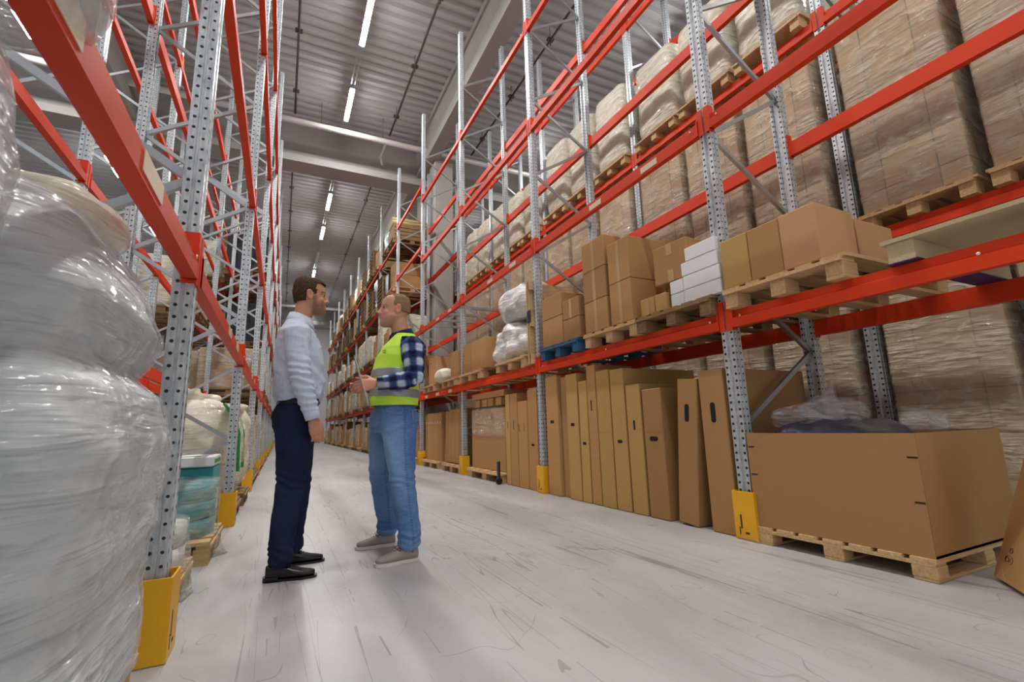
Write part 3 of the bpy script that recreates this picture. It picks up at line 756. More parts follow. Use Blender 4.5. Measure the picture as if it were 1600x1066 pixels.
# open carton behind the bags
ob = empty('open_carton', (3.80, 6.05, zb), 0, 'tall open-fronted brown carton behind the bagged parts', 'box')
MB().box((.18, 0, .5), (.02, .62, 1.0)).obj('back_panel', 'card', ob)
for s in (-1, 1): MB().box((0, s * .3, .5), (.36, .015, 1.0)).obj('side_panel', 'card', ob)
MB().box((0, 0, .99), (.36, .6, .012)).obj('top_flap', 'card', ob)
pallet(3.42, 7.42, Z1, 'pallet under the two wide cartons right of the third post').scale = (1, 1.25, 1)
carton((3.06, 7.08, zb), (.42, .62, .50), 'wide brown carton next to the loose bag on the lowest beams', 'card', tape=None)
carton((3.06, 7.60, zb), (.42, .40, .50), 'brown carton right beside the third post on the lowest beams', 'card', tape=None, hole=[(.12, .32, .025, .02), (.12, .16, .02, .02)])
carton((3.1, 8.36, zb), (.45, .42, .5), 'brown carton left of the third post with two small holes', 'card', tape=None, hole=[(-.1, .42, .02, .02), (-.1, .2, .02, .02)])
pallet(3.42, 8.55, Z1, 'pallet left of the third post on the lowest beams')
pallet(3.42, 9.9, Z1, 'pallet right of the fourth post under the pinkish carton')
carton((3.2, 10.05, zb), (.5, .55, .62), 'pinkish brown carton with two dark holes behind the vest wearer\'s shoulder', 'card_pink', tape=None, hole=[(.15, .5, .03, .03), (.07, .5, .03, .03)])
b = lumpy(.55, .62, .3, 12, .05, 2.6, 17, 4, z0=0); tag(b.obj('sack', 'creamsack', None, (3.1, 9.4, zb)), 'white sack slumped in front of the pinkish carton', 'sack')
# dark cross rails on the second level of bay 2 and 3
for q in range(4):
    tag(MB().box((0, 0, -.03), (1.0, .05, .05)).obj('cross_rail', 'steel', None, (3.4, 8.5 + .6 * q, 3.17 + .0)), 'grey cross rail between the second-level beams left of the third post, %s' % ORD[q], 'rail', 'cross rails of the second level')

# ------------------------------------------------------------------ far bays of the right rack
rnd = random.Random(5)
KINDS = {0: ('boxes', 'brown', 'boxes'), 1: ('boxes', 'brown', 'cream'), 2: ('cream', 'cream', 'boxes'), 3: ('pallets', 'boxes', 'dark'), 4: ('pallets', 'cream', 'boxes')}
desc = {'boxes': 'loose brown boxes', 'brown': 'wrapped brown cartons', 'cream': 'whitish wrapped sacks', 'dark': 'black crates', 'pallets': 'stacked empty pallets'}
LW = ['floor', 'lowest beams', 'second beams', 'third beams', 'top beams']
for k in range(3, NR):
    lv = [0.0] + (LEV_R if k != 3 else [1.58, 3.17, 5.3, 6.95])
    for li, z in enumerate(lv):
        if li == 4 and k in (3, 4): continue
        if k == 3 and li != 1 and li != 0: continue
        if li == 4 and k > 11: continue
        for j, s in enumerate((.59, 1.46, 2.33)):
            if j == 1 and k > 9: continue
            kd = KINDS[li][(k + j) % 3]; h = rnd.choice((.8, .95, 1.1, .7) if li < 4 else (.6, .8, 1.0))
            if li == 0: h = rnd.choice((.75, .9, 1.05))
            wrapped(3.42, RY(k) + s - .05, z + (.001 if li else 0), h, kd, (k + j) % 4, '%s on the %s, right rack, %s bay, %s slot' % (desc[kd], LW[li], ORD[k], SLOT[j]), 'loads in the far right bays', wood='wood_dark' if j else 'wood')
# bundle of cardboard tubes and a blue load, high up left of the fourth post
k = 4
o = empty('wrapped_pallet', (3.42, RY(4) + .65, LEV_R[3] + .001), 0, 'stack of brown boards with cardboard tubes on top, highest load behind the bald man', 'pallet load')
pallet(0, 0, 0, '', 'wood_dark', parent=o)
for i in range(4): MB().box((0, 0, .2 + .12 * i), (1.15, .8, .1)).obj('board_layer', 'wood_dark', o)
for i in range(5):
    for j in range(2):
        b = MB().tube((-.6, 0, 0), (.6, 0, 0), .07, n=14); q = b.obj('cardboard_tube', 'tube_card', None, (3.42, RY(4) + .35 + .15 * i + .075 * j, LEV_R[3] + .001 + .68 + .13 * j + .005)); tag(q, 'cardboard tube, %s row of the highest bundle, %s from the right' % (('lower', 'upper')[j], ORD[i]), 'tube', 'cardboard tubes on the highest load')
        MB().tube((-.602, 0, 0), (-.598, 0, 0), .035, n=12).obj('tube_opening', 'hole', q)
o = empty('wrapped_pallet', (3.42, RY(4) + 1.6, LEV_R[3] + .001), 0, 'pale blue wrapped load beside the tube bundle on the top beams', 'pallet load')
pallet(0, 0, 0, '', 'wood_dark', parent=o); lumpy(1.1, .8, .75, 10, .03, 6, 2, 3, z0=.146).obj('blue_plastic_goods', 'cyan', o); lumpy(1.15, .84, .8, 10, .03, 6, 2, 3, z0=.13).obj('stretch_film', 'film', o)

# ------------------------------------------------------------------ left rack goods
def sackstack(x0, x1, y0, y1, prof, seed, amp=.03, n=132, dz=.018):
    """prof: list (z, extra recess of the aisle face); rounded film-wrapped sacks"""
    b = MB(); zs = []; z = prof[0][0]
    while z < prof[-1][0]: zs.append(z); z += dz
    zs.append(prof[-1][0]); rings = []
    cx, cy = (x0 + x1) / 2, (y0 + y1) / 2; hx, hy = (x1 - x0) / 2, (y1 - y0) / 2
    for z in zs:
        for (za, ra), (zb_, rb) in zip(prof, prof[1:]):
            if za <= z <= zb_ + 1e-6:
                u = (z - za) / max(1e-6, zb_ - za); u = u * u * (3 - 2 * u); rec = ra + (rb - ra) * u; break
        ring = []
        for i in range(n):
            a = 2 * PI * i / n; ca, sa = math.cos(a), math.sin(a); e = 2 / 5.0
            ux = math.copysign(abs(ca) ** e, ca); uy = math.copysign(abs(sa) ** e, sa)
            p = Vector((cx + (hx - rec) * ux, cy + (hy - rec) * uy, z))
            q = p + Vector((seed, seed * 2, 0))
            nn = noise.noise(q * 2.6) * amp + noise.noise(Vector((q.x * 5, q.y * 5, q.z * 14 + (q.y + q.x) * 4))) * amp * .38
            p += Vector((ux * .8, uy * .8, .1)) * nn
            ring.append(b.bm.verts.new(p))
        rings.append(ring)
    for a, c in zip(rings, rings[1:]):
        for i in range(n): b.bm.faces.new((a[i], a[(i + 1) % n], c[(i + 1) % n], c[i]))
    b.bm.faces.new(rings[-1]); b.bm.faces.new(rings[0][::-1])
    for f in b.bm.faces: f.smooth = True
    bmesh.ops.recalc_face_normals(b.bm, faces=b.bm.faces[:])
    return b
def off(prof, d): return [(z + (d if i == len(prof) - 1 else 0), r - d) for i, (z, r) in enumerate(prof)]
PR = [(.146, .05), (.2, .02), (.42, .035), (.50, .03), (.55, .02), (.78, .0), (.90, .03), (.985, .085), (1.03, .06), (1.10, .04), (1.20, .075), (1.30, .13), (1.37, .22), (1.40, .38)]
o = empty('wrapped_sack_stack', (0, 0, 0), 0, 'big stack of white sacks in shiny stretch film filling the left foreground', 'wrapped pallet')
pallet(-.83, 1.56, 0, '', 'wood', parent=o).scale = (.74, 1.15, 1)
sackstack(-1.34, -.315, 1.03, 2.10, PR, 1.0).obj('sacks', 'sacks', o)
sackstack(-1.34, -.315, 1.03, 2.10, [(.01, .03)] + off(PR, .012), 1.0, amp=.036).obj('stretch_film', 'film_white', o)
PR2 = [(.146, .05), (.3, .02), (.5, .05), (.7, .02), (.9, .05), (1.1, .02), (1.3, .04), (1.38, .16)]
o = empty('wrapped_sack_stack', (0, 0, 0), 0, 'nearest film-wrapped white stack, a bright strip along the left picture edge', 'wrapped pallet')
pallet(-.86, .53, 0, '', 'wood', parent=o).scale = (.82, .95, 1)
sackstack(-1.37, -.322, .1, .95, PR2, 4.0).obj('sacks', 'sacks', o)
sackstack(-1.37, -.322, .1, .95, [(.01, .03)] + off(PR2, .01), 4.0, amp=.035).obj('stretch_film', 'film_white', o)
o = empty('wrapped_sack_stack', (0, 0, 0), 0, 'film-wrapped load on the lowest left beam, hanging over it at the top left corner', 'wrapped pallet')
pallet(-.86, .5, 1.561, '', 'wood', parent=o)
PR3 = [(1.71, .02), (1.8, .0), (2.1, .03), (2.4, .0), (2.7, .03), (2.85, .15)]
sackstack(-1.36, -.40, .05, .94, PR3, 9.0).obj('sacks', 'sacks', o)
PR4 = [(1.455, .06), (1.50, .01), (1.6, .0), (2.1, .03), (2.4, .0), (2.7, .03), (2.87, .15)]
sackstack(-1.38, -.275, .03, 1.07, PR4, 9.0, amp=.03).obj('stretch_film', 'film_white', o)

b = lumpy(.8, .5, .17, 20, .045, 2.6, 21, 3.5, z0=0); tag(b.obj('sack', 'creamsack', None, (-.92, 1.80, 1.36)), 'loose cream sack lying on top of the big foreground stack', 'sack'); lumpy(.84, .54, .19, 20, .05, 2.6, 21, 3.5, z0=0).obj('plastic_cover', 'film_milky', COL.objects[-1])
def roll(x, y, r, h, z, label, core, film='film_green', rs=1.0, wood='wood'):
    o = empty('wrapped_roll', (x, y, z), 0, label, 'wrapped pallet')
    pallet(0, 0, 0, '', wood, parent=o).scale = (r * 1.75, r * 2.5, 1)
    for i in range(3 if h > .3 else 2):
        hh = h / (3 if h > .3 else 2); MB().loft([((0, 0, .146 + hh * i + .004), (r, 0, 0), (0, r, 0)), ((0, 0, .146 + hh * (i + 1) - .006), (r, 0, 0), (0, r, 0))], 40).obj('foil_roll', core, o)
    b = MB(); secs = []
    N = 14
    for q in range(N + 1):
        z_ = -.01 + (h + .17) * q / N; k = 1.05 + .12 * max(0, 1 - q / 4)
        secs.append(((0, 0, z_ + .0), (r * k, 0, 0), (0, r * k, 0)))
    b.loft(secs, 64)
    for v in b.bm.verts:
        d = Vector((v.co.x, v.co.y, 0)); 
        if d.length: v.co += d.normalized() * .05 * noise.noise(Vector((v.co.x * 9, v.co.y * 9, v.co.z * 3))) * (1.2 - v.co.z / (h + .17))
        if v.co.z < .01: v.co.z = .004
    b.obj('plastic_cover', film, o)
    return o
roll(-.62, 3.05, .21, .22, 0, 'small pale roll on a low pallet under plastic, right behind the first left yellow guard', 'white_film')
roll(-.72, 4.0, .34, .34, 0, 'large teal rolls under a loose translucent cover between the first and second left posts', 'teal')
o = tag(MB().box((0, 0, .04), (.8, .5, .08), bevel=.01).obj('flat_pack', 'card_white', None, (-.85, 4.62, .56)), 'white flat packs with green print lying behind the teal rolls', 'package')
MB().box((0, -.18, .0815), (.6, .06, .002)).box((.401, 0, .04), (.001, .4, .03)).obj('green_print', 'green', o)
sb = empty('timber_bed', (-.85, 4.64, 0), 0, 'stack of timber and sheets under the green-printed packs', 'timber')
for i in range(3): MB().box((0, 0, .09 + .187 * i), (.8, .45, .18), bevel=.008).obj('layer', ('wood', 'card_white', 'teal')[i], sb)
def bigbag(x, y, z, w, h, seed, label, strap=True, m='creamsack'):
    o = empty('big_bag', (x, y, z), 0, label, 'big bag')
    pallet(0, 0, 0, '', 'wood_dark', parent=o).scale = (.84, 1, 1)
    lumpy(w, w * .9, h, 20, .05, 3.6, seed, 3.0, z0=.146).obj('woven_sack', m, o)
    lumpy(.28, .28, .16, 12, .05, 2.5, seed + 1, 7, z0=.1 + h).obj('tied_neck', m, o)
    lumpy(w + .03, w * .9 + .03, h + .02, 20, .06, 3.6, seed, 3.4, z0=.12).obj('stretch_film', 'film', o)
    if strap:
        for s in (-1, 1): MB().path([(w * .36, s * .3, h + .1), (w * .47, s * .3, h * .95), (w * .51, s * .3, h * .8), (w * .52, s * .3, h * .45)], .014, 8).obj('lifting_strap', 'green', o)
    return o
bigbag(-.86, 5.66, 0, .98, 1.0, 3, 'bulging cream big bag with green straps right behind the second left post')
bigbag(-.84, 6.75, 0, .98, 1.02, 6, 'cream big bag standing behind the green-strapped one', strap=False)
MB  # keep helpers near
o = tag(MB().box((0, 0, 0), (.002, .26, .2)).obj('paper_label', 'card_white', None, (-.352, 5.55, .62)), 'white paper sheet on the front of the green-strapped big bag', 'label')
o.parent = None
n = 0
for k in range(2, 11):
    for li, z in enumerate([0.0] + LEV_L):
        if li >= 2 and k < 4: continue
        if li == 1 and k < 3: continue
        if li == 4 and k < 5: continue
        for j, s in enumerate((.59, 1.46, 2.33)):
            if (li > 0 and (k + j * 2 + li) % 3 == 0): continue
            kd = ('brown', 'cream', 'cream', 'dark')[(k + j + li) % 4] if li else 'cream'
            wrapped(LXF - .60, LY_(k) + s - .05, z + (.001 if li else 0), (.8, 1.0, 1.1)[(j + k) % 3], kd, (k + j) % 4, '%s on the %s, left rack, %s bay, %s slot' % (desc[kd], LW[li], ORD[k], SLOT[j]), 'loads in the far left bays', rz=PI, wood='wood_dark')
# second left rack, seen through the first
for k in range(0, 7):
    for li, z in enumerate([0.0] + LEV_L[:3]):
        if (k < 3 and li >= 1) or (k == 3 and li == 3): continue
        for j, s in enumerate((.59, 1.46, 2.33)):
            if (k * 2 + j + li) % 4 == 3 or (k < 2 and li == 3): continue
            kd = ('cream', 'dark', 'brown', 'cream')[(k + j + 2 * li) % 4]
            wrapped(-2.2, LY_(k) + s - .05, z + (.001 if li else 0), (.85, 1.05)[(j + k) % 2], kd, (k + j) % 4, '%s on the %s, second left rack, %s bay, %s slot' % (desc[kd], LW[li], ORD[k], SLOT[j]), 'loads in the second left rack', rz=PI, wood='wood_dark')
bigbag(-2.15, .9, 0, .98, 1.25, 12, 'white wrapped bag in the second left rack, seen over the foreground stack', strap=False, m='sacks')
#==PEOPLE==
# ------------------------------------------------------------------ people
def mat_vcol(name, rough=.6, bump=0, bscale=200, spec=.4, weave=0, sss=0):
    t = NT(name); a = t.n('ShaderNodeVertexColor'); a.layer_name = 'tone'
    f = t.noise(t.coord(), 40, 3)
    t.col(t.mix(t.math('MULTIPLY', f, .18), a.outputs[0], (0.0, 0.0, 0.0))); t.rough(rough)
    t.b.inputs['Specular IOR Level'].default_value = spec
    if sss: t.b.inputs['Subsurface Weight'].default_value = sss; t.b.inputs['Subsurface Radius'].default_value = (.012, .005, .003); t.b.inputs['Subsurface Scale'].default_value = .6
    if bump: t.bump(t.noise(t.coord(), bscale, 3), bump, .002)
    return t.m
MAT['skin'] = mat_vcol('skin', .48, .08, 300, .4, sss=.12)
MAT['cloth'] = mat_vcol('woven_cloth', .85, .15, 500, .15)
MAT['leather'] = plain('black_leather', (.006, .006, .007), .22, 0, .2, 30, .1, 90)
MAT['canvas_grey'] = plain('grey_canvas', srgb(158, 148, 142), .8, 0, .06, 30, .2, 400)
MAT['rubber_white'] = plain('white_rubber', srgb(222, 218, 214), .5)
MAT['lace'] = plain('lace', srgb(70, 64, 62), .7)
MAT['eye'] = plain('eye_white', srgb(196, 182, 172), .2)
MAT['iris'] = plain('dark_iris', (.02, .012, .008), .1)
MAT['reflect'] = plain('grey_reflective_band', srgb(150, 152, 158), .35, .4, .06, 20)
MAT['paper'] = plain('paper', srgb(232, 232, 230), .6)
MAT['clear_button'] = plain('button', srgb(225, 228, 235), .3)

def remeshed(b, name, vox, smooth=6, fac=.5):
    """voxel-fuse the pieces of a builder into one continuous skin and return the mesh"""
    me = bpy.data.meshes.new('src'); b.bm.to_mesh(me); b.bm.free()
    o = bpy.data.objects.new('src', me); COL.objects.link(o)
    r = o.modifiers.new('r', 'REMESH'); r.mode = 'VOXEL'; r.voxel_size = vox
    s = o.modifiers.new('s', 'SMOOTH'); s.factor = fac; s.iterations = smooth
    dg = bpy.context.evaluated_depsgraph_get(); dg.update()
    out = bpy.data.meshes.new_from_object(o.evaluated_get(dg)); out.name = name
    bpy.data.objects.remove(o); bpy.data.meshes.remove(me)
    for p in out.polygons: p.use_smooth = True
    return out
def soften(bm):
    """even out the stair-stepped rim left by a cut"""
    bmesh.ops.delete(bm, geom=[v for v in bm.verts if not v.link_faces], context='VERTS')
    nb = {}
    for e in bm.edges:
        if e.is_boundary:
            a, c = e.verts; nb.setdefault(a, []).append(c); nb.setdefault(c, []).append(a)
    for _ in range(8):
        new = {v: v.co * .5 + sum((w.co for w in l), Vector()) * (.5 / len(l)) for v, l in nb.items()}
        for v, c in new.items(): v.co = c
def cut(me, keep):
    """drop the faces whose centre fails keep(co)"""
    bm = bmesh.new(); bm.from_mesh(me)
    dele = [f for f in bm.faces if not keep(f.calc_center_median())]
    bmesh.ops.delete(bm, geom=dele, context='FACES'); soften(bm); bm.to_mesh(me); bm.free(); return me
def paint(me, fn):
    ca = me.color_attributes.new('tone', 'FLOAT_COLOR', 'POINT')
    for v in me.vertices:
        c = fn(v.co, v.normal); ca.data[v.index].color = (c[0], c[1], c[2], 1)
def displace(me, fn):
    ns = [v.normal.copy() for v in me.vertices]
    for v, n_ in zip(me.vertices, ns): v.co += n_ * fn(v.co)
def lerp3(a, b, t): t = max(0, min(1, t)); return tuple(x + (y - x) * t for x, y in zip(a, b))
def sst(a, b, x):
    t = max(0, min(1, (x - a) / (b - a))); return t * t * (3 - 2 * t)
def secs_z(rows, yc=0):
    return [((r[1], (r[4] if len(r) > 4 else yc), r[0]), (r[2], 0, 0), (0, r[3], 0)) for r in rows]
def limb(b, pts, n=20):
    """pts: (pos, rx, ry): tube through the joints with rounded ends, sections square to the run"""
    P = [Vector(p[0]) for p in pts]; secs = []
    for i, p in enumerate(P):
        t = (P[min(i + 1, len(P) - 1)] - P[max(i - 1, 0)]).normalized()
        side = Vector((0, 1, 0)) if abs(t.y) < .8 else Vector((0, 0, 1))
        u = side.cross(t).normalized(); v = t.cross(u).normalized()
        secs.append((p, u * pts[i][1], v * pts[i][2]))
    a0 = P[0] - (P[1] - P[0]).normalized() * pts[0][1] * .6; a1 = P[-1] + (P[-1] - P[-2]).normalized() * pts[-1][1] * .6
    secs.insert(0, (a0, secs[0][1] * .5, secs[0][2] * .5)); secs.append((a1, secs[-1][1] * .5, secs[-1][2] * .5))
    b.loft(secs, n)
HEAD = [(-.004, .060, .022, .014), (.004, .052, .038, .026), (.018, .046, .050, .040), (.034, .034, .060, .050), (.050, .022, .069, .057), (.068, .010, .079, .063), (.086, .0, .086, .067),
        (.106, -.006, .0885, .0705), (.124, -.008, .0885, .073), (.142, -.006, .093, .0745), (.160, -.006, .094, .075), (.178, -.008, .0925, .074), (.196, -.010, .084, .069), (.212, -.014, .068, .058), (.225, -.018, .046, .042), (.233, -.02, .022, .022)]
def head(b, hp, pitch, s=1.0, nose=1.0, jaw=1.0):
    """hp: point under the ears at chin height; the face looks along +x"""
    R = Matrix.Translation(hp) @ Matrix.Rotation(-pitch, 4, 'Y') @ Matrix.Scale(s, 4)
    T = lambda x, y, z: R @ Vector((x, y, z))
    D = lambda x, y, z: R.to_3x3() @ Vector((x, y, z))
    rows = []
    for z, xc, rx, ry in HEAD:
        rows.append((T(xc, 0, z), D(rx, 0, 0), D(0, ry * (jaw if z < .07 else 1), 0)))
    b.loft(rows, 28, 2.25)
    # skull back volume
    b.ball(T(-.022, 0, .148), (.083 * s, .0735 * s, .078 * s), 20)
    # nose
    b.loft([(T(.082, 0, .138), D(.008, 0, 0), D(0, .007, 0)), (T(.090, 0, .120), D(.011, 0, 0), D(0, .008, 0)), (T(.098, 0, .102), D(.013 * nose, 0, 0), D(0, .010, 0)), (T(.101, 0, .090), D(.016 * nose, 0, 0), D(0, .0145, 0)), (T(.094, 0, .081), D(.012, 0, 0), D(0, .013, 0))], 12)
    for s_ in (-1, 1): b.ball(T(.093, .012 * s_, .086), (.009 * s, .006 * s, .007 * s), 8)
    # lips, chin, brow, cheeks
    b.loft([(T(.079, -.022, .058), D(.004, 0, 0), D(0, 0, .004)), (T(.088, -.012, .0555), D(.007, 0, 0), D(0, 0, .006)), (T(.0925, 0, .056), D(.0075, 0, 0), D(0, 0, .0062)), (T(.088, .012, .0555), D(.007, 0, 0), D(0, 0, .006)), (T(.079, .022, .058), D(.004, 0, 0), D(0, 0, .004))], 10)
    b.loft([(T(.079, -.02, .047), D(.004, 0, 0), D(0, 0, .004)), (T(.0895, 0, .0425), D(.008, 0, 0), D(0, 0, .006)), (T(.079, .02, .047), D(.004, 0, 0), D(0, 0, .004))], 10)
    b.ball(T(.080, 0, .014), (.017 * s, .020 * s, .016 * s), 10)
    for s_ in (-1, 1):
        b.ball(T(.079, .03 * s_, .140), (.011 * s, .022 * s, .007 * s), 10)
        b.ball(T(.060, .043 * s_, .088), (.022 * s, .018 * s, .020 * s), 10)
        # ear
        b.loft([(T(-.004, .068 * s_, .112), D(.018, 0, .004), D(-.005, 0, .031)), (T(-.010, .080 * s_, .114), D(.019, 0, .004), D(-.006, 0, .033)), (T(-.012, .084 * s_, .115), D(.013, 0, .003), D(-.004, 0, .026))], 16)
    # neck
    return R, T, D
def face_shape(me, R, s):
    """sockets, ear bowls and the mouth line, worked in head space"""
    Ri = R.inverted()
    for v in me.vertices:
        h = Ri @ v.co
        if h.z < -.03 or h.z > .26 or abs(h.x) > .14: continue
        d = Vector((0, 0, 0))
        if h.x > .05: d.z += .005 * math.exp(-(((abs(h.y) - .024) / .009) ** 2 + ((h.z - .052) / .012) ** 2)); d.x -= .003 * math.exp(-(((abs(h.y) - .029) / .006) ** 2 + ((h.z - .066) / .012) ** 2))
        for s_ in (-1, 1):
            e = math.exp(-(((h.y - .031 * s_) / .015) ** 2 + ((h.z - .124) / .010) ** 2)) if h.x > .05 else 0
            d += Vector((-.0085 * e, 0, 0))
            q = math.exp(-(((h.x + .008) / .009) ** 2 + ((h.z - .114) / .016) ** 2)) if h.y * s_ > .074 else 0
            d += Vector((0, -.009 * q * s_, 0))
        if h.x > .06: d += Vector((-.005 * math.exp(-((h.z - .0505) / .0022) ** 2 - (h.y / .024) ** 2), 0, 0))
        v.co = R @ (h + d)
def hand(b, w, f, nrm, th, curls, spread=.0, s=1.0, thumb=(.5, .3), rad=1.0):
    """w wrist; f finger direction; nrm palm normal; th thumb side. curls: 4 finger bends (radians per joint)"""
    f = Vector(f).normalized(); nrm = Vector(nrm); nrm = (nrm - f * nrm.dot(f)).normalized(); th0 = f.cross(nrm).normalized()
    th = th0 if th0.dot(Vector(th)) > 0 else -th0
    w = Vector(w); P = lambda a, n_, t_: w + (f * a + nrm * n_ + th * t_) * s
    b.loft([(P(-.02, 0, 0), th * .026 * s, nrm * .019 * s), (P(.0, 0, 0), th * .027 * s, nrm * .018 * s), (P(.03, 0, 0), th * .036 * s, nrm * .0165 * s), (P(.06, 0, 0), th * .041 * s, nrm * .015 * s), (P(.088, .002, 0), th * .040 * s, nrm * .0125 * s), (P(.094, .003, 0), th * .034 * s, nrm * .009 * s)], 18, 2.4)
    b.ball(P(.03, .010, .022), (.018 * s,) * 3, 10)
    for i, (off_, L) in enumerate(((.030, .072), (.010, .080), (-.010, .075), (-.029, .060))):
        p = P(.082, .002, off_); ang = curls[i] * .6; d = (f * math.cos(ang) + nrm * math.sin(ang) + th * spread * (1.5 - i) * .12).normalized()
        r = (.0088 if i < 3 else .0078) * s * rad; pts = [(p - f * .012 * s, r), (p, r * 1.04)]
        for seg in (.45, .32, .23):
            p = p + d * L * seg * s; pts.append((p.copy(), r * (.98 if seg > .3 else .84)))
            ang += curls[i]; d = (f * math.cos(ang) + nrm * math.sin(ang)).normalized()
        b.path([q[0] for q in pts], [q[1] for q in pts], 10); b.ball(pts[-1][0], pts[-1][1], 8)
        for q in pts[1:-1]: b.ball(q[0], q[1] * 1.05, 8)
    a, c = thumb
    p0 = P(.018, .008, .026); d1 = (f * .75 + th * a + nrm * c).normalized(); p1 = p0 + d1 * .042 * s; d2 = (f * .95 + th * a * .35 + nrm * c).normalized(); p2 = p1 + d2 * .032 * s; p3 = p2 + (d2 + nrm * .1).normalized() * .024 * s
    b.path([p0, p1, p2, p3], [.0135 * s, .0115 * s, .0102 * s, .0085 * s], 10)
    for p, r in ((p1, .0118), (p2, .0104), (p3, .0086)): b.ball(p, r * s, 8)
def wr(co, sc, amp, sq=(1, 1, 1), seed=0):
    q = Vector((co.x * sq[0] * sc + seed, co.y * sq[1] * sc, co.z * sq[2] * sc))
    n_ = noise.noise(q); return amp * (1 - 2.2 * abs(n_))
def eyes(o, T, s):
    for s_ in (-1, 1):
        e = MB().ball((0, 0, 0), .0108 * s, 14).obj('eye', 'eye', o, T(.0695, .031 * s_, .1226))
        MB().ball((0.0068 * s, 0.0025 * s_, 0), (.0050 * s, .0062 * s, .0062 * s), 10).obj('iris', 'iris', e)
def lid(b, T, s):
    for s_ in (-1, 1):
        pts = [T(.0725 + .0120 * math.cos(a), .031 * s_ + .0135 * math.sin(a), .1295 - .003 * abs(math.sin(a))) for a in (-1.3, -.7, 0, .7, 1.3)]
        b.path(pts, .0034 * s, 8)
def shoe(p, ang, L, kind, pitch=0, lab=None):
    """built toe along +x, sole on z 0"""
    b = MB()
    if kind == 'dress':
        b.loft([((-.115, 0, .05), (0, .022, 0), (0, 0, .035)), ((-.105, 0, .052), (0, .032, 0), (0, 0, .04)), ((-.07, 0, .052), (0, .036, 0), (0, 0, .042)), ((-.02, 0, .05), (0, .037, 0), (0, 0, .04)), ((.04, .0, .040), (0, .043, 0), (0, 0, .028)), ((.09, .002, .033), (0, .045, 0), (0, 0, .021)), ((.14, .002, .029), (0, .036, 0), (0, 0, .016)), ((.165, .0, .028), (0, .022, 0), (0, 0, .012))], 20, 2.6)
        b.loft([((-.045, 0, .075), (.045, 0, 0), (0, .033, 0)), ((-.05, 0, .105), (.04, 0, 0), (0, .031, 0))], 16)
    else:
        b.loft([((-.12, 0, .05), (0, .022, 0), (0, 0, .03)), ((-.11, 0, .052), (0, .034, 0), (0, 0, .04)), ((-.06, 0, .055), (0, .037, 0), (0, 0, .044)), ((-.0, 0, .052), (0, .039, 0), (0, 0, .040)), ((.06, .0, .042), (0, .045, 0), (0, 0, .028)), ((.11, .002, .035), (0, .046, 0), (0, 0, .022)), ((.145, .002, .032), (0, .036, 0), (0, 0, .018)), ((.16, .0, .03), (0, .02, 0), (0, 0, .012))], 20, 2.3)
        b.loft([((-.05, 0, .075), (.05, 0, 0), (0, .034, 0)), ((-.055, 0, .11), (.043, 0, 0), (0, .032, 0))], 16)
    return b
def shoe_obj(parent, p, ang, kind):
    me = remeshed(shoe(p, ang, 1, kind), 'shoe', .005, 5); me.materials.append(MAT['leather' if kind == 'dress' else 'canvas_grey'])
    o = link('shoe', me, parent, p, (0, 0, ang)); o.scale = (.9, .95, .95) if kind == 'dress' else (.93, .96, .96)
    s = MB(); out = []
    prof = [(-.128, .012), (-.118, .028), (-.09, .036), (-.04, .034), (0, .034), (.05, .044), (.10, .047), (.14, .040), (.17, .026), (.178, .010)]
    if kind != 'dress': prof = [(x * .96, y * 1.02) for x, y in prof]
    poly = [(x, y) for x, y in prof] + [(x, -y) for x, y in prof[::-1]]
    s.prism(poly, .001, .014 if kind == 'dress' else .022, 'z')
    s.obj('sole', 'leather' if kind == 'dress' else 'rubber_white', o)
    if kind == 'dress': MB().prism([(x, y) for x, y in poly if x < -.03], .0005, .028, 'z').obj('heel', 'leather', o)
    lb = MB()
    for i in range(4):
        x = -.0 + .018 * i; z = .095 - .0085 * i - (.004 if kind == 'dress' else 0)
        lb.path([(x, -.022, z - .008), (x + .006, 0, z), (x, .022, z - .008)], .0022, 6)
    for s_ in (-1, 1): lb.path([(-.002, 0, .094), (.012, .014 * s_, .104), (.03, .03 * s_, .088), (.01, .036 * s_, .078), (-.002, .004 * s_, .094)], .0018, 6)
    lb.obj('laces', 'leather' if kind == 'dress' else 'lace', o)
    return o

SK1 = srgb(206, 150, 118); SK2 = srgb(214, 158, 130)
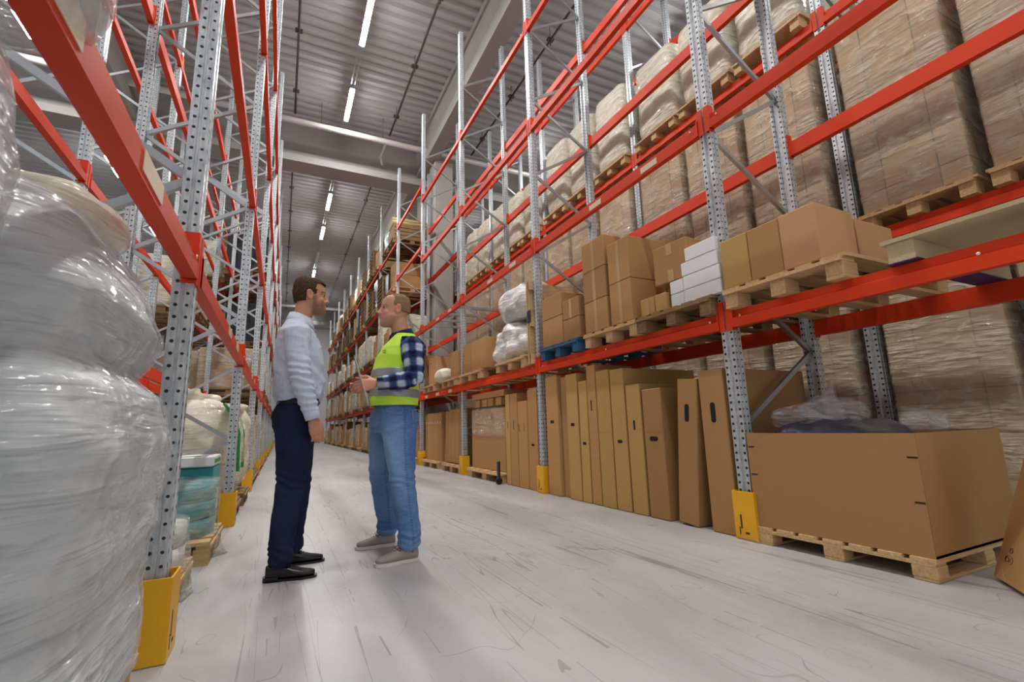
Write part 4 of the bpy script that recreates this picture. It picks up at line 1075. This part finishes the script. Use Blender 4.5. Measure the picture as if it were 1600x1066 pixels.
# ---------- man in the blue shirt, right side towards the camera, facing +x
A = empty('person', (0.08, 3.23, 0), 0, 'person with dark hair in light blue shirt and navy trousers, arms hanging, facing right', 'person')
def person_a():
    hp = Vector((.052, 0, 1.553)); s = 1.0
    b = MB(); R, T, D = head(b, hp, 0.0, s)
    lid(b, T, s)
    limb(b, [((-.02, 0, 1.45), .062, .07), ((.005, 0, 1.52), .056, .056), ((.022, 0, 1.60), .057, .056), ((.026, 0, 1.65), .055, .055)])
    TOR = [(.92, .0, .10, .125), (1.0, .005, .10, .135), (1.1, .012, .108, .145), (1.22, .0, .115, .16), (1.33, -.008, .11, .175), (1.41, -.018, .09, .165), (1.47, -.018, .06, .09)]
    b.loft(secs_z(TOR), 28, 2.3)
    SH, EL, WR = Vector((-.03, -.185, 1.41)), Vector((.005, -.235, 1.13)), Vector((.085, -.225, .885))
    for m in (-1, 1):
        f = lambda p: Vector((p.x, p.y * -m, p.z))
        sh, el, wr_ = f(SH), f(EL), f(WR)
        limb(b, [(sh, .055, .052), (sh.lerp(el, .5), .047, .045), (el, .040, .038), (el.lerp(wr_, .35), .040, .037), (wr_, .027, .024)])
        hb = (wr_ - el).normalized()
        hand(b, wr_ + hb * .008, hb + Vector((.05, 0, -.25)), (.0, -m * -1.0 * -1, 0) if False else (-.25, -m, 0), (1, 0, 0), (.38, .42, .45, .5), s=1.0, thumb=(.32, .35))
    KN, AN = {}, {}
    legs = {-1: [((.0, -.085, .93), .08, .06), ((.0, -.09, .75), .082, .078), ((-.01, -.115, .50), .056, .055), ((-.03, -.14, .34), .054, .05), ((-.045, -.155, .10), .036, .034)],
            1: [((.0, .085, .93), .08, .06), ((.015, .09, .75), .082, .078), ((.035, .11, .50), .056, .055), ((.03, .135, .34), .054, .05), ((.02, .155, .10), .036, .034)]}
    for m in (-1, 1):
        limb(b, legs[m])
        a = Vector(legs[m][-1][0]); ft = MB
        limb(b, [((a.x - .02, a.y, .06), .03, .028), ((a.x + .04, a.y, .05), .028, .032), ((a.x + .10, a.y, .04), .018, .034)])
    me = remeshed(b, 'body', .0042, 4)
    face_shape(me, R, s)
    Ri = R.inverted()
    def tone(co, n_):
        h = Ri @ co
        c = SK1
        if h.z > -.06 and abs(h.x) < .15:
            nz = noise.noise(co * 60) * .5
            beard = sst(.092, .050, h.z - .25 * min(0, h.x - .02) + .0) if h.x > -.012 else 0
            beard *= sst(-.012, .03, h.x)
            side = sst(.125, .10, h.z) * sst(.004, .016, h.x) * sst(.044, .03, h.x) * (1 if abs(h.y) > .05 else 0)
            beard = max(beard, side)
            if h.z < -.02: beard *= sst(-.05, -.02, h.z)
            moust = math.exp(-(((h.z - .069) / .006) ** 2)) * (1 if h.x > .07 and abs(h.y) < .03 else 0)
            k = max(beard * .58, moust * .6) * (1 + .4 * nz)
            lips = math.exp(-(((h.z - .0505) / .008) ** 2)) * (1 if h.x > .074 and abs(h.y) < .022 else 0)
            c = lerp3(c, srgb(225, 140, 120), .25 * math.exp(-((h.z - .085) / .02) ** 2))
            c = lerp3(c, srgb(74, 50, 36), k * (1 - lips))
            c = lerp3(c, srgb(188, 100, 92), lips * .8)
            teeth = math.exp(-((h.z - .0507) / .0022) ** 2) * (1 if h.x > .076 and abs(h.y) < .017 else 0)
            c = lerp3(c, srgb(235, 228, 220), teeth)
            brow = (math.exp(-((h.z - .1435 + .12 * max(0, abs(h.y) - .035)) / .0045) ** 2) if h.x > .045 and .012 < abs(h.y) < .054 else 0)
            c = lerp3(c, srgb(52, 36, 26), min(1, brow * 1.0))
            sock = math.exp(-(((abs(h.y) - .031) / .014) ** 2 + ((h.z - .124) / .008) ** 2)) if h.x > .05 else 0
            c = lerp3(c, srgb(140, 88, 66), sock * .35)
            ear = 1 if abs(h.y) > .073 and abs(h.x + .008) < .03 else 0
            c = lerp3(c, srgb(222, 140, 118), ear * .4)
        elif co.z < .3: c = (.01, .01, .012)
        elif co.z < 1.0: c = lerp3(SK1, srgb(212, 140, 112), .4)
        return c
    paint(me, tone); me.materials.append(MAT['skin'])
    bo = link('body', me, A); eyes(A, T, s)
    # hair
    b = MB(); b.ball(T(-.022, 0, .148), (.089, .078, .086), 24)
    b.loft([(T(-.03, 0, .075), D(.068, 0, 0), D(0, .060, 0)), (T(-.022, 0, .12), D(.086, 0, 0), D(0, .0765, 0)), (T(-.012, 0, .17), D(.0955, 0, 0), D(0, .079, 0)), (T(-.008, 0, .200), D(.096, 0, 0), D(0, .074, 0)), (T(-.012, 0, .222), D(.084, 0, 0), D(0, .062, 0)), (T(-.022, 0, .240), D(.056, 0, 0), D(0, .042, 0))], 28, 2.3)
    hm = remeshed(b, 'hair', .0036, 3)
    def khair(c):
        h = Ri @ c; y = abs(h.y)
        if h.z > .198 + .02 * (h.x < -.1): return True if h.x < .089 or h.z > .206 else False
        line = .052 - .03 * sst(.05, .075, y)                     # hairline at the temple
        if h.z > .150: return h.x < line + .18 * (h.z - .150)
        if h.z > .100 and y > .05 and -.002 < h.x < .022 + .5 * (h.z - .10): return True   # sideburn
        if h.x < -.027: return h.z > .062 + .0 * y
        return h.z > .142 and h.x < .04
    cut(hm, khair)
    displace(hm, lambda co: .0022 * noise.noise(Vector((co.x * 60, co.y * 160, co.z * 60))) + .0015)
    paint(hm, lambda co, n_: lerp3(srgb(50, 36, 26), srgb(96, 74, 54), .5 + .7 * noise.noise(Vector((co.x * 90, co.y * 300, co.z * 120))) * 1 + .25 * sst(1.72, 1.8, co.z)))
    hm.materials.append(MAT['cloth']); ho = link('hair', hm, A); m_ = ho.modifiers.new('thick', 'SOLIDIFY'); m_.thickness = .006; m_.offset = -1
    # shirt
    b = MB()
    SH_ = [(.985, .012, .120, .158), (1.03, .012, .142, .178), (1.10, .010, .148, .182), (1.18, .004, .142, .180), (1.28, .0, .140, .186), (1.36, -.010, .126, .192), (1.42, -.020, .104, .178), (1.465, -.022, .078, .125), (1.505, -.012, .066, .078)]
    b.loft(secs_z(SH_), 32, 2.3)
    for m in (-1, 1):
        f = lambda p: Vector((p.x, p.y * -m, p.z)); sh, el, wr_ = f(SH), f(EL), f(WR)
        limb(b, [(sh + Vector((.01, -m * -.0, -.005)), .078, .062), (sh.lerp(el, .45), .066, .057), (el, .058, .052), (el.lerp(wr_, .4), .054, .050), (el.lerp(wr_, .85), .042, .040), (wr_ + (el - wr_) * .02, .038, .036)], 22)
    sm = remeshed(b, 'shirt', .0055, 5)
    def fold(co):
        a = abs(co.y)
        arm = a > .17 and co.z < 1.36
        w_ = wr(co, 9, .0035, (1, 1, 1.6), 3) + wr(co, 22, .0012, (1, 1, 1.5), 7)
        if arm:
            k = math.exp(-((co.z - 1.12) / .1) ** 2) + .6 * math.exp(-((co.z - .96) / .06) ** 2)
            w_ += .0055 * k * math.sin(co.z * 150 + 25 * co.x + 3 * noise.noise(co * 14))
        else:
            w_ += .006 * math.exp(-((co.z - 1.03) / .05) ** 2) * math.sin(42 * (co.x + co.y) + 5 * noise.noise(co * 6))
            w_ += .004 * math.sin((co.z * 1.2 + co.x * .9) * 48 + 4 * noise.noise(co * 5)) * math.exp(-((co.z - 1.2) / .12) ** 2)
        return w_
    displace(sm, fold)
    cut(sm, lambda c: not (abs(c.y) > .17 and c.z < .905) and not (c.z > 1.5 and abs(c.y) < .1))
    paint(sm, lambda co, n_: lerp3(srgb(216, 225, 242), srgb(200, 212, 234), .5 + .8 * noise.noise(Vector((co.x * 160, co.y * 160, co.z * 8)))))
    sm.materials.append(MAT['cloth']); so = link('shirt', sm, A); m_ = so.modifiers.new('thick', 'SOLIDIFY'); m_.thickness = .003; m_.offset = -1
    # collar: standing band folded over
    b = MB(); n = 36; rings = []
    for zz, kx, ky, dx in ((1.475, .072, .078, 0), (1.512, .068, .068, 0), (1.542, .064, .064, .0), (1.546, .068, .068, 0), (1.512, .080, .082, 0), (1.486, .090, .093, 0)):
        ring = []
        for i in range(n + 1):
            a = math.radians(12 + 336 * i / n); fr = math.cos(a)
            dz = -.034 * sst(-1, 1, fr); tip = -.03 * max(0, fr) ** 5 if kx > .075 else 0
            ring.append(b.bm.verts.new((.0 + dx + kx * math.cos(a), ky * math.sin(a), zz + dz + tip + .004)))
        rings.append(ring)
    for r0, r1 in zip(rings, rings[1:]):
        for i in range(n): f_ = b.bm.faces.new((r0[i], r0[i + 1], r1[i + 1], r1[i])); f_.smooth = True
    cme = b.mesh('collar', []); paint(cme, lambda co, n_: srgb(214, 223, 241)); cme.materials.append(MAT['cloth'])
    co_ = link('collar', cme, so); m_ = co_.modifiers.new('thick', 'SOLIDIFY'); m_.thickness = .0035
    for m in (-1, 1):
        w_ = Vector((WR.x, WR.y * -m, WR.z)); e_ = Vector((EL.x, EL.y * -m, EL.z)); d_ = (w_ - e_).normalized()
        u = d_.cross(Vector((0, 1, 0))).normalized(); v = d_.cross(u)
        b = MB().loft([(w_ - d_ * .055, u * .0405, v * .0385), (w_ - d_ * .05, u * .044, v * .042), (w_ + d_ * .008, u * .0425, v * .040), (w_ + d_ * .010, u * .039, v * .036)], 24, cap=False)
        c2 = b.mesh('cuff', []); paint(c2, lambda co, n_: srgb(216, 225, 242)); c2.materials.append(MAT['cloth']); link('cuff', c2, so)
    for i in range(6): MB().ball((max((v.co.x for v in sm.vertices if abs(v.co.y) < .012 and abs(v.co.z - 1.42 + .075 * i) < .012), default=.1) + .001, 0, 1.42 - .075 * i), (.003, .006, .006), 8).obj('button', 'clear_button', so)
    # trousers
    b = MB()
    b.loft(secs_z([(.80, -.002, .112, .165), (.86, -.008, .124, .172), (.92, -.008, .124, .170), (.98, .008, .112, .158), (1.012, .010, .110, .155)]), 28, 2.3)
    for m in (-1, 1):
        L_ = legs[m]; P = [Vector(p[0]) for p in L_]
        limb(b, [(P[0] + Vector((0, 0, -.02)), .118, .092), (P[0].lerp(P[1], .5), .115, .092), (P[1], .104, .088), (P[1].lerp(P[2], .5), .090, .080), (P[2], .076, .070), (P[2].lerp(P[3], .5), .073, .068), (P[3], .070, .064), (P[4] + Vector((0, 0, .07)), .062, .058), (P[4] + Vector((.006, 0, .0)), .062, .058)], 24)
    tm = remeshed(b, 'trousers', .0055, 4)
    def tf(co):
        w_ = wr(co, 8, .003, (1, 1, 1.4), 9)
        w_ += .0035 * math.exp(-((co.z - .52) / .07) ** 2) * math.sin(co.z * 105 + 35 * co.x + 6 * noise.noise(co * 9))
        w_ += .0035 * math.exp(-((co.z - .14) / .06) ** 2) * math.sin(co.z * 130 + 40 * co.x + 7 * noise.noise(co * 12))
        w_ += .003 * math.exp(-((co.z - .83) / .06) ** 2) * math.sin(co.z * 90 - 60 * co.x)
        return w_
    displace(tm, tf)
    paint(tm, lambda co, n_: lerp3(srgb(28, 34, 60), srgb(40, 48, 78), .5 + .6 * noise.noise(co * 7)))
    cut(tm, lambda c: c.z > .062 and c.z < 1.008)
    tm.materials.append(MAT['cloth']); to = link('trousers', tm, A)
    MB().path([(.012 + .06 * math.cos(a), -.1735 + 0 * a, .93 + .035 * math.sin(a)) for a in (.2, .8, 1.4)], .0016, 6).obj('pocket_seam', 'leather', to)
    b = MB().loft(secs_z([(.972, .008, .118, .163), (.974, .008, .1225, .1675), (1.002, .009, .1215, .1665), (1.004, .009, .117, .162)]), 40, 2.3, cap=False); be = b.obj('belt', 'leather', A)
    MB().box((.133, 0, .988), (.006, .05, .036), bevel=.003).obj('belt_buckle', 'steel', be)
    MB().box((.095, -.130, .978), (.05, .03, .05), bevel=.006).obj('phone_pouch', 'blackp', be)
    for m in (-1, 1):
        a = Vector(legs[m][-1][0]); shoe_obj(A, (a.x + .035, a.y, 0), -.12 if m < 0 else .0, 'dress')
person_a()

# ---------- man in the hi-vis vest, left side towards the camera, facing -x (built facing +x, turned round)
B = empty('person', (0.735, 3.30, 0), PI, 'person with receding hair, lime vest, checked shirt and jeans, holding a clipboard', 'person')
def person_b():
    # local +x = world -x, local +y = world -y (towards the camera)
    hp = Vector((.048, 0, 1.518)); s = 1.045
    b = MB(); R, T, D = head(b, hp, .02, s, jaw=1.12)
    lid(b, T, s)
    limb(b, [((-.02, 0, 1.41), .068, .075), ((.0, 0, 1.48), .062, .062), ((.018, 0, 1.56), .062, .061), ((.026, 0, 1.61), .060, .06)])
    b.loft(secs_z([(.90, .01, .105, .125), (1.0, .02, .12, .15), (1.1, .025, .13, .165), (1.2, .015, .125, .17), (1.3, .0, .118, .18), (1.38, -.01, .095, .17), (1.43, -.015, .065, .1)]), 28, 2.3)
    SH, EL, WR = Vector((-.040, .195, 1.375)), Vector((-.045, .250, 1.125)), Vector((.185, .205, 1.098))
    SR, ER, RR = Vector((-.03, -.195, 1.375)), Vector((-.02, -.25, 1.13)), Vector((.185, -.13, 1.10))
    for sh, el, wr_ in ((SH, EL, WR), (SR, ER, RR)):
        limb(b, [(sh, .058, .055), (sh.lerp(el, .5), .052, .05), (el, .044, .042), (el.lerp(wr_, .35), .042, .04), (wr_, .029, .026)])
    # left hand grips the near edge of the board, fingers on its far face, thumb along it
    hand(b, WR + Vector((.012, .0, .0)), (.80, -.10, -.12), (-.05, -1, -.25), (-.3, 0, 1), (.52, .56, .60, .66), s=1.02, thumb=(.85, .28), rad=1.08)
    hand(b, RR + Vector((.012, 0, 0)), (.80, .15, -.05), (-.05, 1, -.2), (-.3, 0, 1), (.5, .52, .55, .6), s=1.0, thumb=(.85, .25))
    legs = {1: [((.02, .09, .92), .085, .06), ((.022, .115, .75), .086, .08), ((.015, .17, .50), .058, .057), ((-.0, .20, .34), .056, .052), ((-.02, .235, .10), .038, .036)],
            -1: [((.05, -.09, .92), .085, .06), ((.075, -.11, .75), .086, .08), ((.085, -.16, .50), .058, .057), ((.055, -.20, .34), .056, .052), ((.02, -.245, .10), .038, .036)]}
    for m in (-1, 1):
        limb(b, legs[m]); a = Vector(legs[m][-1][0])
        limb(b, [((a.x - .02, a.y, .06), .03, .028), ((a.x + .04, a.y, .05), .028, .032), ((a.x + .10, a.y, .04), .018, .034)])
    me = remeshed(b, 'body', .0042, 4); face_shape(me, R, s); Ri = R.inverted()
    def tone(co, n_):
        h = Ri @ co; c = SK2
        if h.z > -.06 and abs(h.x) < .15:
            lips = math.exp(-(((h.z - .0505) / .008) ** 2)) * (1 if h.x > .074 and abs(h.y) < .022 else 0)
            c = lerp3(c, srgb(232, 140, 120), .35 * math.exp(-((h.z - .085) / .02) ** 2) * (1 if h.x > .03 else 0))
            stub = sst(.075, .05, h.z) * sst(-.01, .02, h.x)
            c = lerp3(c, srgb(150, 112, 88), stub * .35)
            c = lerp3(c, srgb(196, 104, 98), lips * .8)
            teeth = math.exp(-((h.z - .0507) / .0022) ** 2) * (1 if h.x > .076 and abs(h.y) < .015 else 0)
            c = lerp3(c, srgb(235, 228, 220), teeth)
            brow = (math.exp(-((h.z - .1425 + .10 * max(0, abs(h.y) - .035)) / .0035) ** 2) if h.x > .045 and .012 < abs(h.y) < .052 else 0)
            c = lerp3(c, srgb(112, 78, 54), min(1, brow * .8))
            sock = math.exp(-(((abs(h.y) - .031) / .014) ** 2 + ((h.z - .124) / .008) ** 2)) if h.x > .05 else 0
            c = lerp3(c, srgb(140, 88, 66), sock * .35)
            ear = 1 if abs(h.y) > .073 and abs(h.x + .008) < .03 else 0
            c = lerp3(c, srgb(228, 132, 112), ear * .5)
            # close-cropped fuzz on the shaved sides fades into the skin
            fz = sst(.02, -.02, h.x) * sst(.075, .11, h.z) * (0 if ear else 1)
            c = lerp3(c, srgb(140, 110, 82), .38 * fz)
        elif co.z < .3: c = srgb(120, 116, 116)
        elif co.z < 1.25 and co.z > .9: c = lerp3(SK2, srgb(226, 138, 116), .4)
        return c
    paint(me, tone); me.materials.append(MAT['skin']); link('body', me, B); eyes(B, T, s)
    b = MB(); b.ball(T(-.022, 0, .148), (.0885 * s, .0785 * s, .0845 * s), 24)
    b.loft([(T(-.02, 0, .10), D(.086, 0, 0), D(0, .074, 0)), (T(-.012, 0, .16), D(.096, 0, 0), D(0, .0785, 0)), (T(-.012, 0, .20), D(.089, 0, 0), D(0, .072, 0)), (T(-.018, 0, .228), D(.05, 0, 0), D(0, .045, 0))], 28, 2.25)
    hm = remeshed(b, 'hair', .0036, 3)
    def kb(c):
        h = Ri @ c; y = abs(h.y)
        if h.z > .17: return h.x < .040 - .35 * y + .25 * (h.z - .17) * 0
        if h.z > .135: return h.x < .022
        return h.x < -.036 and h.z > .070
    cut(hm, kb); displace(hm, lambda co: .0012 * noise.noise(co * 300))
    paint(hm, lambda co, n_: lerp3(srgb(128, 102, 74), srgb(160, 134, 100), .5 + .6 * noise.noise(co * 120)))
    hm.materials.append(MAT['cloth']); ho = link('hair', hm, B); m_ = ho.modifiers.new('thick', 'SOLIDIFY'); m_.thickness = .004; m_.offset = -1
    # checked shirt
    b = MB()
    b.loft(secs_z([(.955, .036, .132, .170), (1.05, .036, .138, .174), (1.2, .028, .136, .180), (1.3, .012, .130, .186), (1.37, -.004, .115, .180), (1.42, -.018, .085, .13), (1.462, -.012, .072, .088)]), 30, 2.3)
    arms = ((SH, EL, WR), (SR, ER, RR))
    for sh, el, wr_ in arms:
        limb(b, [(sh + Vector((0, 0, -.005)), .078, .064), (sh.lerp(el, .3), .073, .061), (sh.lerp(el, .65), .066, .057), (el + Vector((.0, 0, .01)), .062, .056), (el.lerp(wr_, .3), .058, .054), (el.lerp(wr_, .65), .048, .046), (el.lerp(wr_, .95), .041, .040)], 24)
    sm = remeshed(b, 'checked_shirt', .0052, 5)
    def seg(co):
        best = None
        for sh, el, wr_ in arms:
            L1 = (el - sh).length
            for a, c, base in ((sh, el, 0), (el, wr_, L1)):
                d = c - a; t_ = max(0, min(1, (co - a).dot(d) / d.length_squared)); q = a + d * t_; r = (co - q).length
                if best is None or r < best[0]: best = (r, base + t_ * d.length, d.normalized(), co - q, base)
        return best
    def fold(co):
        w_ = wr(co, 10, .003, (1, 1, 1.3), 5); bst = seg(co)
        if bst[0] < .1:
            t_ = bst[1]; L1 = (EL - SH).length
            w_ += .0045 * math.exp(-((t_ - L1) / .08) ** 2) * math.sin(t_ * 140 + 3 * noise.noise(co * 15)) + .002 * math.sin(t_ * 90 + 5 * noise.noise(co * 9))
        return w_
    NV, BLc, WH_ = srgb(24, 30, 62), srgb(52, 74, 124), srgb(200, 210, 222)
    def band(x, p, soft=.12):
        q = (x / p) % 1.0
        return sst(.5 - soft, .5 + soft, 1 - abs(2 * q - 1))
    plaid_cols = {}
    for v in sm.vertices:
        co = v.co; bst = seg(co)
        if bst[0] < .105 and abs(co.y) > .13:
            t_ = bst[1]; rad = bst[3]; side = Vector((0, 1, 0)); fw = side.cross(bst[2]).normalized()
            ang = math.atan2(rad.dot(fw), abs(rad.y) + 1e-6)
            u1, u2 = t_, ang * .055 + .02
        else: u1, u2 = co.z + .03, co.x if abs(co.y) > .1 else co.y
        k = .5 * band(u1, .10, .2) + .5 * band(u2, .088, .2)
        th = .8 * max(0, 1 - abs(((u1 / .10) % 1.0) - .5) / .04) * .5 + .5 * max(0, 1 - abs(((u2 / .088) % 1.0) - .5) / .05) * .5
        c = lerp3(NV, BLc, k * 2) if k < .5 else lerp3(BLc, WH_, (k - .5) * 2)
        plaid_cols[v.index] = lerp3(c, WH_, th * .3)
    ca = sm.color_attributes.new('tone', 'FLOAT_COLOR', 'POINT')
    for i, c in plaid_cols.items(): ca.data[i].color = (*c, 1)
    displace(sm, fold)
    bm = bmesh.new(); bm.from_mesh(sm)
    bmesh.ops.delete(bm, geom=[f_ for f_ in bm.faces if (lambda c: (c.z > 1.452 and abs(c.y) < .1) or (c.z < .98 and abs(c.y) < .2) or (c.x > .165))(f_.calc_center_median())], context='FACES'); soften(bm); bm.to_mesh(sm); bm.free()
    sm.materials.append(MAT['cloth']); so = link('checked_shirt', sm, B); m_ = so.modifiers.new('thick', 'SOLIDIFY'); m_.thickness = .003; m_.offset = -1
    b = MB(); n = 36; rings = []
    for zz, kx in ((1.432, .082), (1.47, .075), (1.502, .070), (1.505, .074), (1.475, .086), (1.452, .096)):
        ring = []
        for i in range(n + 1):
            a = math.radians(14 + 332 * i / n); fr = math.cos(a)
            ring.append(b.bm.verts.new((-.004 + kx * math.cos(a), kx * math.sin(a), zz - .038 * sst(-1, 1, fr) - (.024 * max(0, fr) ** 5 if kx > .08 else 0))))
        rings.append(ring)
    for r0, r1 in zip(rings, rings[1:]):
        for i in range(n): f_ = b.bm.faces.new((r0[i], r0[i + 1], r1[i + 1], r1[i])); f_.smooth = True
    cme = b.mesh('collar', []); paint(cme, lambda co, n_: lerp3(NV, BLc, band(co.z + co.y, .05) * .6)); cme.materials.append(MAT['cloth']); c_o = link('collar', cme, so); m_ = c_o.modifiers.new('thick', 'SOLIDIFY'); m_.thickness = .0035
    for (el, wr_) in ((EL, WR), (ER, RR)):
        d_ = (wr_ - el).normalized(); u = d_.cross(Vector((0, 1, 0))).normalized(); v = d_.cross(u)
        bb = MB().loft([(wr_ - d_ * .062, u * .041, v * .039), (wr_ - d_ * .058, u * .0455, v * .0435), (wr_ + d_ * .004, u * .044, v * .041), (wr_ + d_ * .006, u * .038, v * .036)], 28, cap=False)
        c2 = bb.mesh('cuff', []); paint(c2, lambda co, n_: lerp3(NV, WH_, .75 * band(co.z, .07, .3))); c2.materials.append(MAT['cloth']); link('cuff', c2, so)
    # vest
    VR = [(.955, .036, .155, .196), (1.0, .038, .158, .196), (1.08, .040, .160, .194), (1.2, .032, .155, .194), (1.30, .016, .146, .196), (1.36, .002, .132, .190), (1.41, -.016, .108, .160), (1.445, -.016, .088, .118), (1.475, -.012, .080, .09)]
    def vest_mesh(g=0, sm_=5):
        b = MB(); b.loft(secs_z([(z, x, rx + g, ry + g) for z, x, rx, ry in VR]), 36, 2.4); return remeshed(b, 'vest', .0055, sm_)
    def vf(co):
        return wr(co, 7, .0035, (1, 1, 1.2), 12) + .004 * math.sin((co.z * 1.0 - co.x * .8) * 40 + 4 * noise.noise(co * 5)) * math.exp(-((co.z - 1.08) / .12) ** 2) + .003 * math.sin(co.x * 60 + 3 * noise.noise(co * 4)) * sst(1.02, .96, co.z)
    def keepv(c):
        if c.z < .962: return False
        # arm hole: deep oval on each flank
        if abs(c.y) > .135:
            if ((c.x + .045) / .088) ** 2 + ((c.z - 1.33) / .155) ** 2 < 1: return False
        # neckline: V in front
        if c.z > 1.432 and c.x > -.075 and abs(c.y) < .062 + (1.50 - c.z) * .2: return False
        if c.x > .03 and c.z > 1.24 + abs(c.y) * 2.6: return False
        if c.z > 1.462: return False
        return True
    vm = vest_mesh(); displace(vm, vf); cut(vm, keepv)
    LM = srgb(196, 238, 60)
    paint(vm, lambda co, n_: lerp3(srgb(188, 234, 44), srgb(206, 242, 84), .5 + .4 * noise.noise(co * 9))); vm.materials.append(MAT['vestm'])
    vo = link('vest', vm, B); m_ = vo.modifiers.new('thick', 'SOLIDIFY'); m_.thickness = .0025; m_.offset = -1
    for z0, z1, nm in ((1.015, 1.068, 'reflective_band'), (1.155, 1.208, 'reflective_band')):
        rm = vest_mesh(.0015); displace(rm, lambda co: vf(co) + .0018)
        tlt = lambda c: c.z - .05 * (c.x - .03) * (1 if z0 < 1.1 else -.2)
        cut(rm, lambda c: keepv(c) and z0 < tlt(c) < z1); rm.materials.append(MAT['reflect'])
        ro = link(nm, rm, vo); m_ = ro.modifiers.new('thick', 'SOLIDIFY'); m_.thickness = .002; m_.offset = 1
    # small dark mark on the chest
    g = MB()
    y_, x_ = .128, .128
    def mk(pts): 
        g.path([Vector((x_ + .009 - .55 * (p[0]) * 1.0 - .0, y_ + p[0] * .8 + .004, 1.318 + p[1])) for p in pts], .0024, 6)
    mk([(-.014, .004), (-.008, -.006), (-.002, -.006)]); mk([(.0, .010), (.006, .012), (.010, .006), (.005, .0), (.011, -.006), (.004, -.010)]); mk([(-.016, .010), (-.006, .010)])
    g.obj('printed_mark', 'ink', vo)
    # jeans
    b = MB()
    b.loft(secs_z([(.78, .03, .125, .17), (.84, .032, .136, .182), (.90, .032, .138, .184), (.96, .034, .131, .174), (.985, .034, .128, .170)]), 28, 2.3)
    for m in (-1, 1):
        L_ = legs[m]; P = [Vector(p[0]) for p in L_]
        limb(b, [(P[0] + Vector((0, 0, -.02)), .128, .098), (P[0].lerp(P[1], .5), .124, .098), (P[1], .108, .092), (P[1].lerp(P[2], .5), .094, .084), (P[2], .080, .074), (P[2].lerp(P[3], .5), .077, .072), (P[3], .075, .068), (P[4] + Vector((0, 0, .08)), .070, .064), (P[4] + Vector((.0, 0, .0)), .070, .064)], 24)
    tm = remeshed(b, 'jeans', .0055, 4)
    def tf(co):
        w_ = wr(co, 9, .0035, (1, 1, 1.5), 19)
        w_ += .004 * math.exp(-((co.z - .50) / .08) ** 2) * math.sin(co.z * 95 - 38 * co.x + 6 * noise.noise(co * 9))
        w_ += .004 * math.exp(-((co.z - .15) / .07) ** 2) * math.sin(co.z * 115 + 40 * co.x + 7 * noise.noise(co * 12))
        w_ += .004 * math.exp(-((co.z - .84) / .05) ** 2) * math.sin(co.z * 100 + 40 * co.x)
        return w_
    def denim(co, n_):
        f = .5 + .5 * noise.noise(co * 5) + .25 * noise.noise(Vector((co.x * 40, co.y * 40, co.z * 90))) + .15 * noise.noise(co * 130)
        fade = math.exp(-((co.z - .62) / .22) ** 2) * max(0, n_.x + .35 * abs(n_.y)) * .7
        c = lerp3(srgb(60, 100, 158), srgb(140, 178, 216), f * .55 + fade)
        leg = 1 if co.y > 0 else -1
        # side seam, darker puckered line
        P = [Vector(p[0]) for p in legs[leg]]; zc = co.z; xs = None
        for a, d in zip(P, P[1:]):
            if d.z <= zc <= a.z: xs = a.x + (d.x - a.x) * (a.z - zc) / (a.z - d.z)
        if xs is None: xs = P[0].x if zc > .9 else P[-1].x
        if abs(co.x - xs + .012) < .007 and abs(n_.y) > .6: c = lerp3(c, srgb(36, 66, 118), .35 + .35 * math.sin(zc * 380))
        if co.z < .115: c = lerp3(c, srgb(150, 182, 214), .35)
        return c
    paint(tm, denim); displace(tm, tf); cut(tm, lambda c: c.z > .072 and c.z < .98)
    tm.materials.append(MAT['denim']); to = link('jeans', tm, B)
    # pocket stitching and back pocket on the near side
    b = MB(); b.path([(.14, .128, .945), (.12, .155, .925), (.08, .183, .905), (.03, .197, .902), (.02, .199, .935)], .002, 6); b.obj('pocket_stitching', MAT['stitch'], to)
    b = MB()
    me_ = vest_mesh
    b.path([(-.104, .115, .93), (-.075, .155, .928), (-.045, .181, .926)], .0022, 6); b.path([(-.104, .118, .93), (-.118, .10, .80), (-.085, .145, .785), (-.055, .176, .80), (-.045, .183, .926)], .0018, 6)
    b.obj('back_pocket', MAT['stitch'], to)
    for m in (-1, 1):
        a = Vector(legs[m][-1][0]); shoe_obj(B, (a.x + .055, a.y, 0), .10 if m > 0 else -.05, 'sneaker')
    # small wire of the earring-free key hook at the vest back is left out
t = NT('hi_vis_fabric'); a_ = t.n('ShaderNodeVertexColor'); a_.layer_name = 'tone'; t.l(a_.outputs[0], t.b.inputs['Base Color']); t.rough(.6); t.bump(t.noise(t.coord(), 350, 2), .12, .001); MAT['vestm'] = t.m
t = NT('denim'); a_ = t.n('ShaderNodeVertexColor'); a_.layer_name = 'tone'
t.col(t.mix(t.math('MULTIPLY', t.noise(t.mapping((1, 1, .6)), 90, 4, .7), .4), a_.outputs[0], srgb(60, 100, 160))); t.rough(.85); t.bump(t.noise(t.coord(), 260, 3), .35, .002); MAT['denim'] = t.m
MAT['stitch'] = plain('pale_blue_stitching', srgb(140, 168, 200), .8)
person_b()
# clipboard held in his hands, nearly edge-on
cb = empty('clipboard', (.455, 3.165, 1.115), 0, 'grey clipboard with papers held edge-on by the person in the vest', 'clipboard')
tl = math.radians(-17)
cb.rotation_euler = (0, tl, math.radians(-8.5))
MB().box((0, 0, 0), (.004, .23, .325), bevel=.001).obj('board', 'steel', cb)
MB().box((-.0032 * -1, 0, -.005), (.002, .21, .297)).obj('paper_sheets', 'paper', cb)
MB().box((.006, 0, .15), (.008, .09, .02), bevel=.002).obj('clip', 'steel', cb)
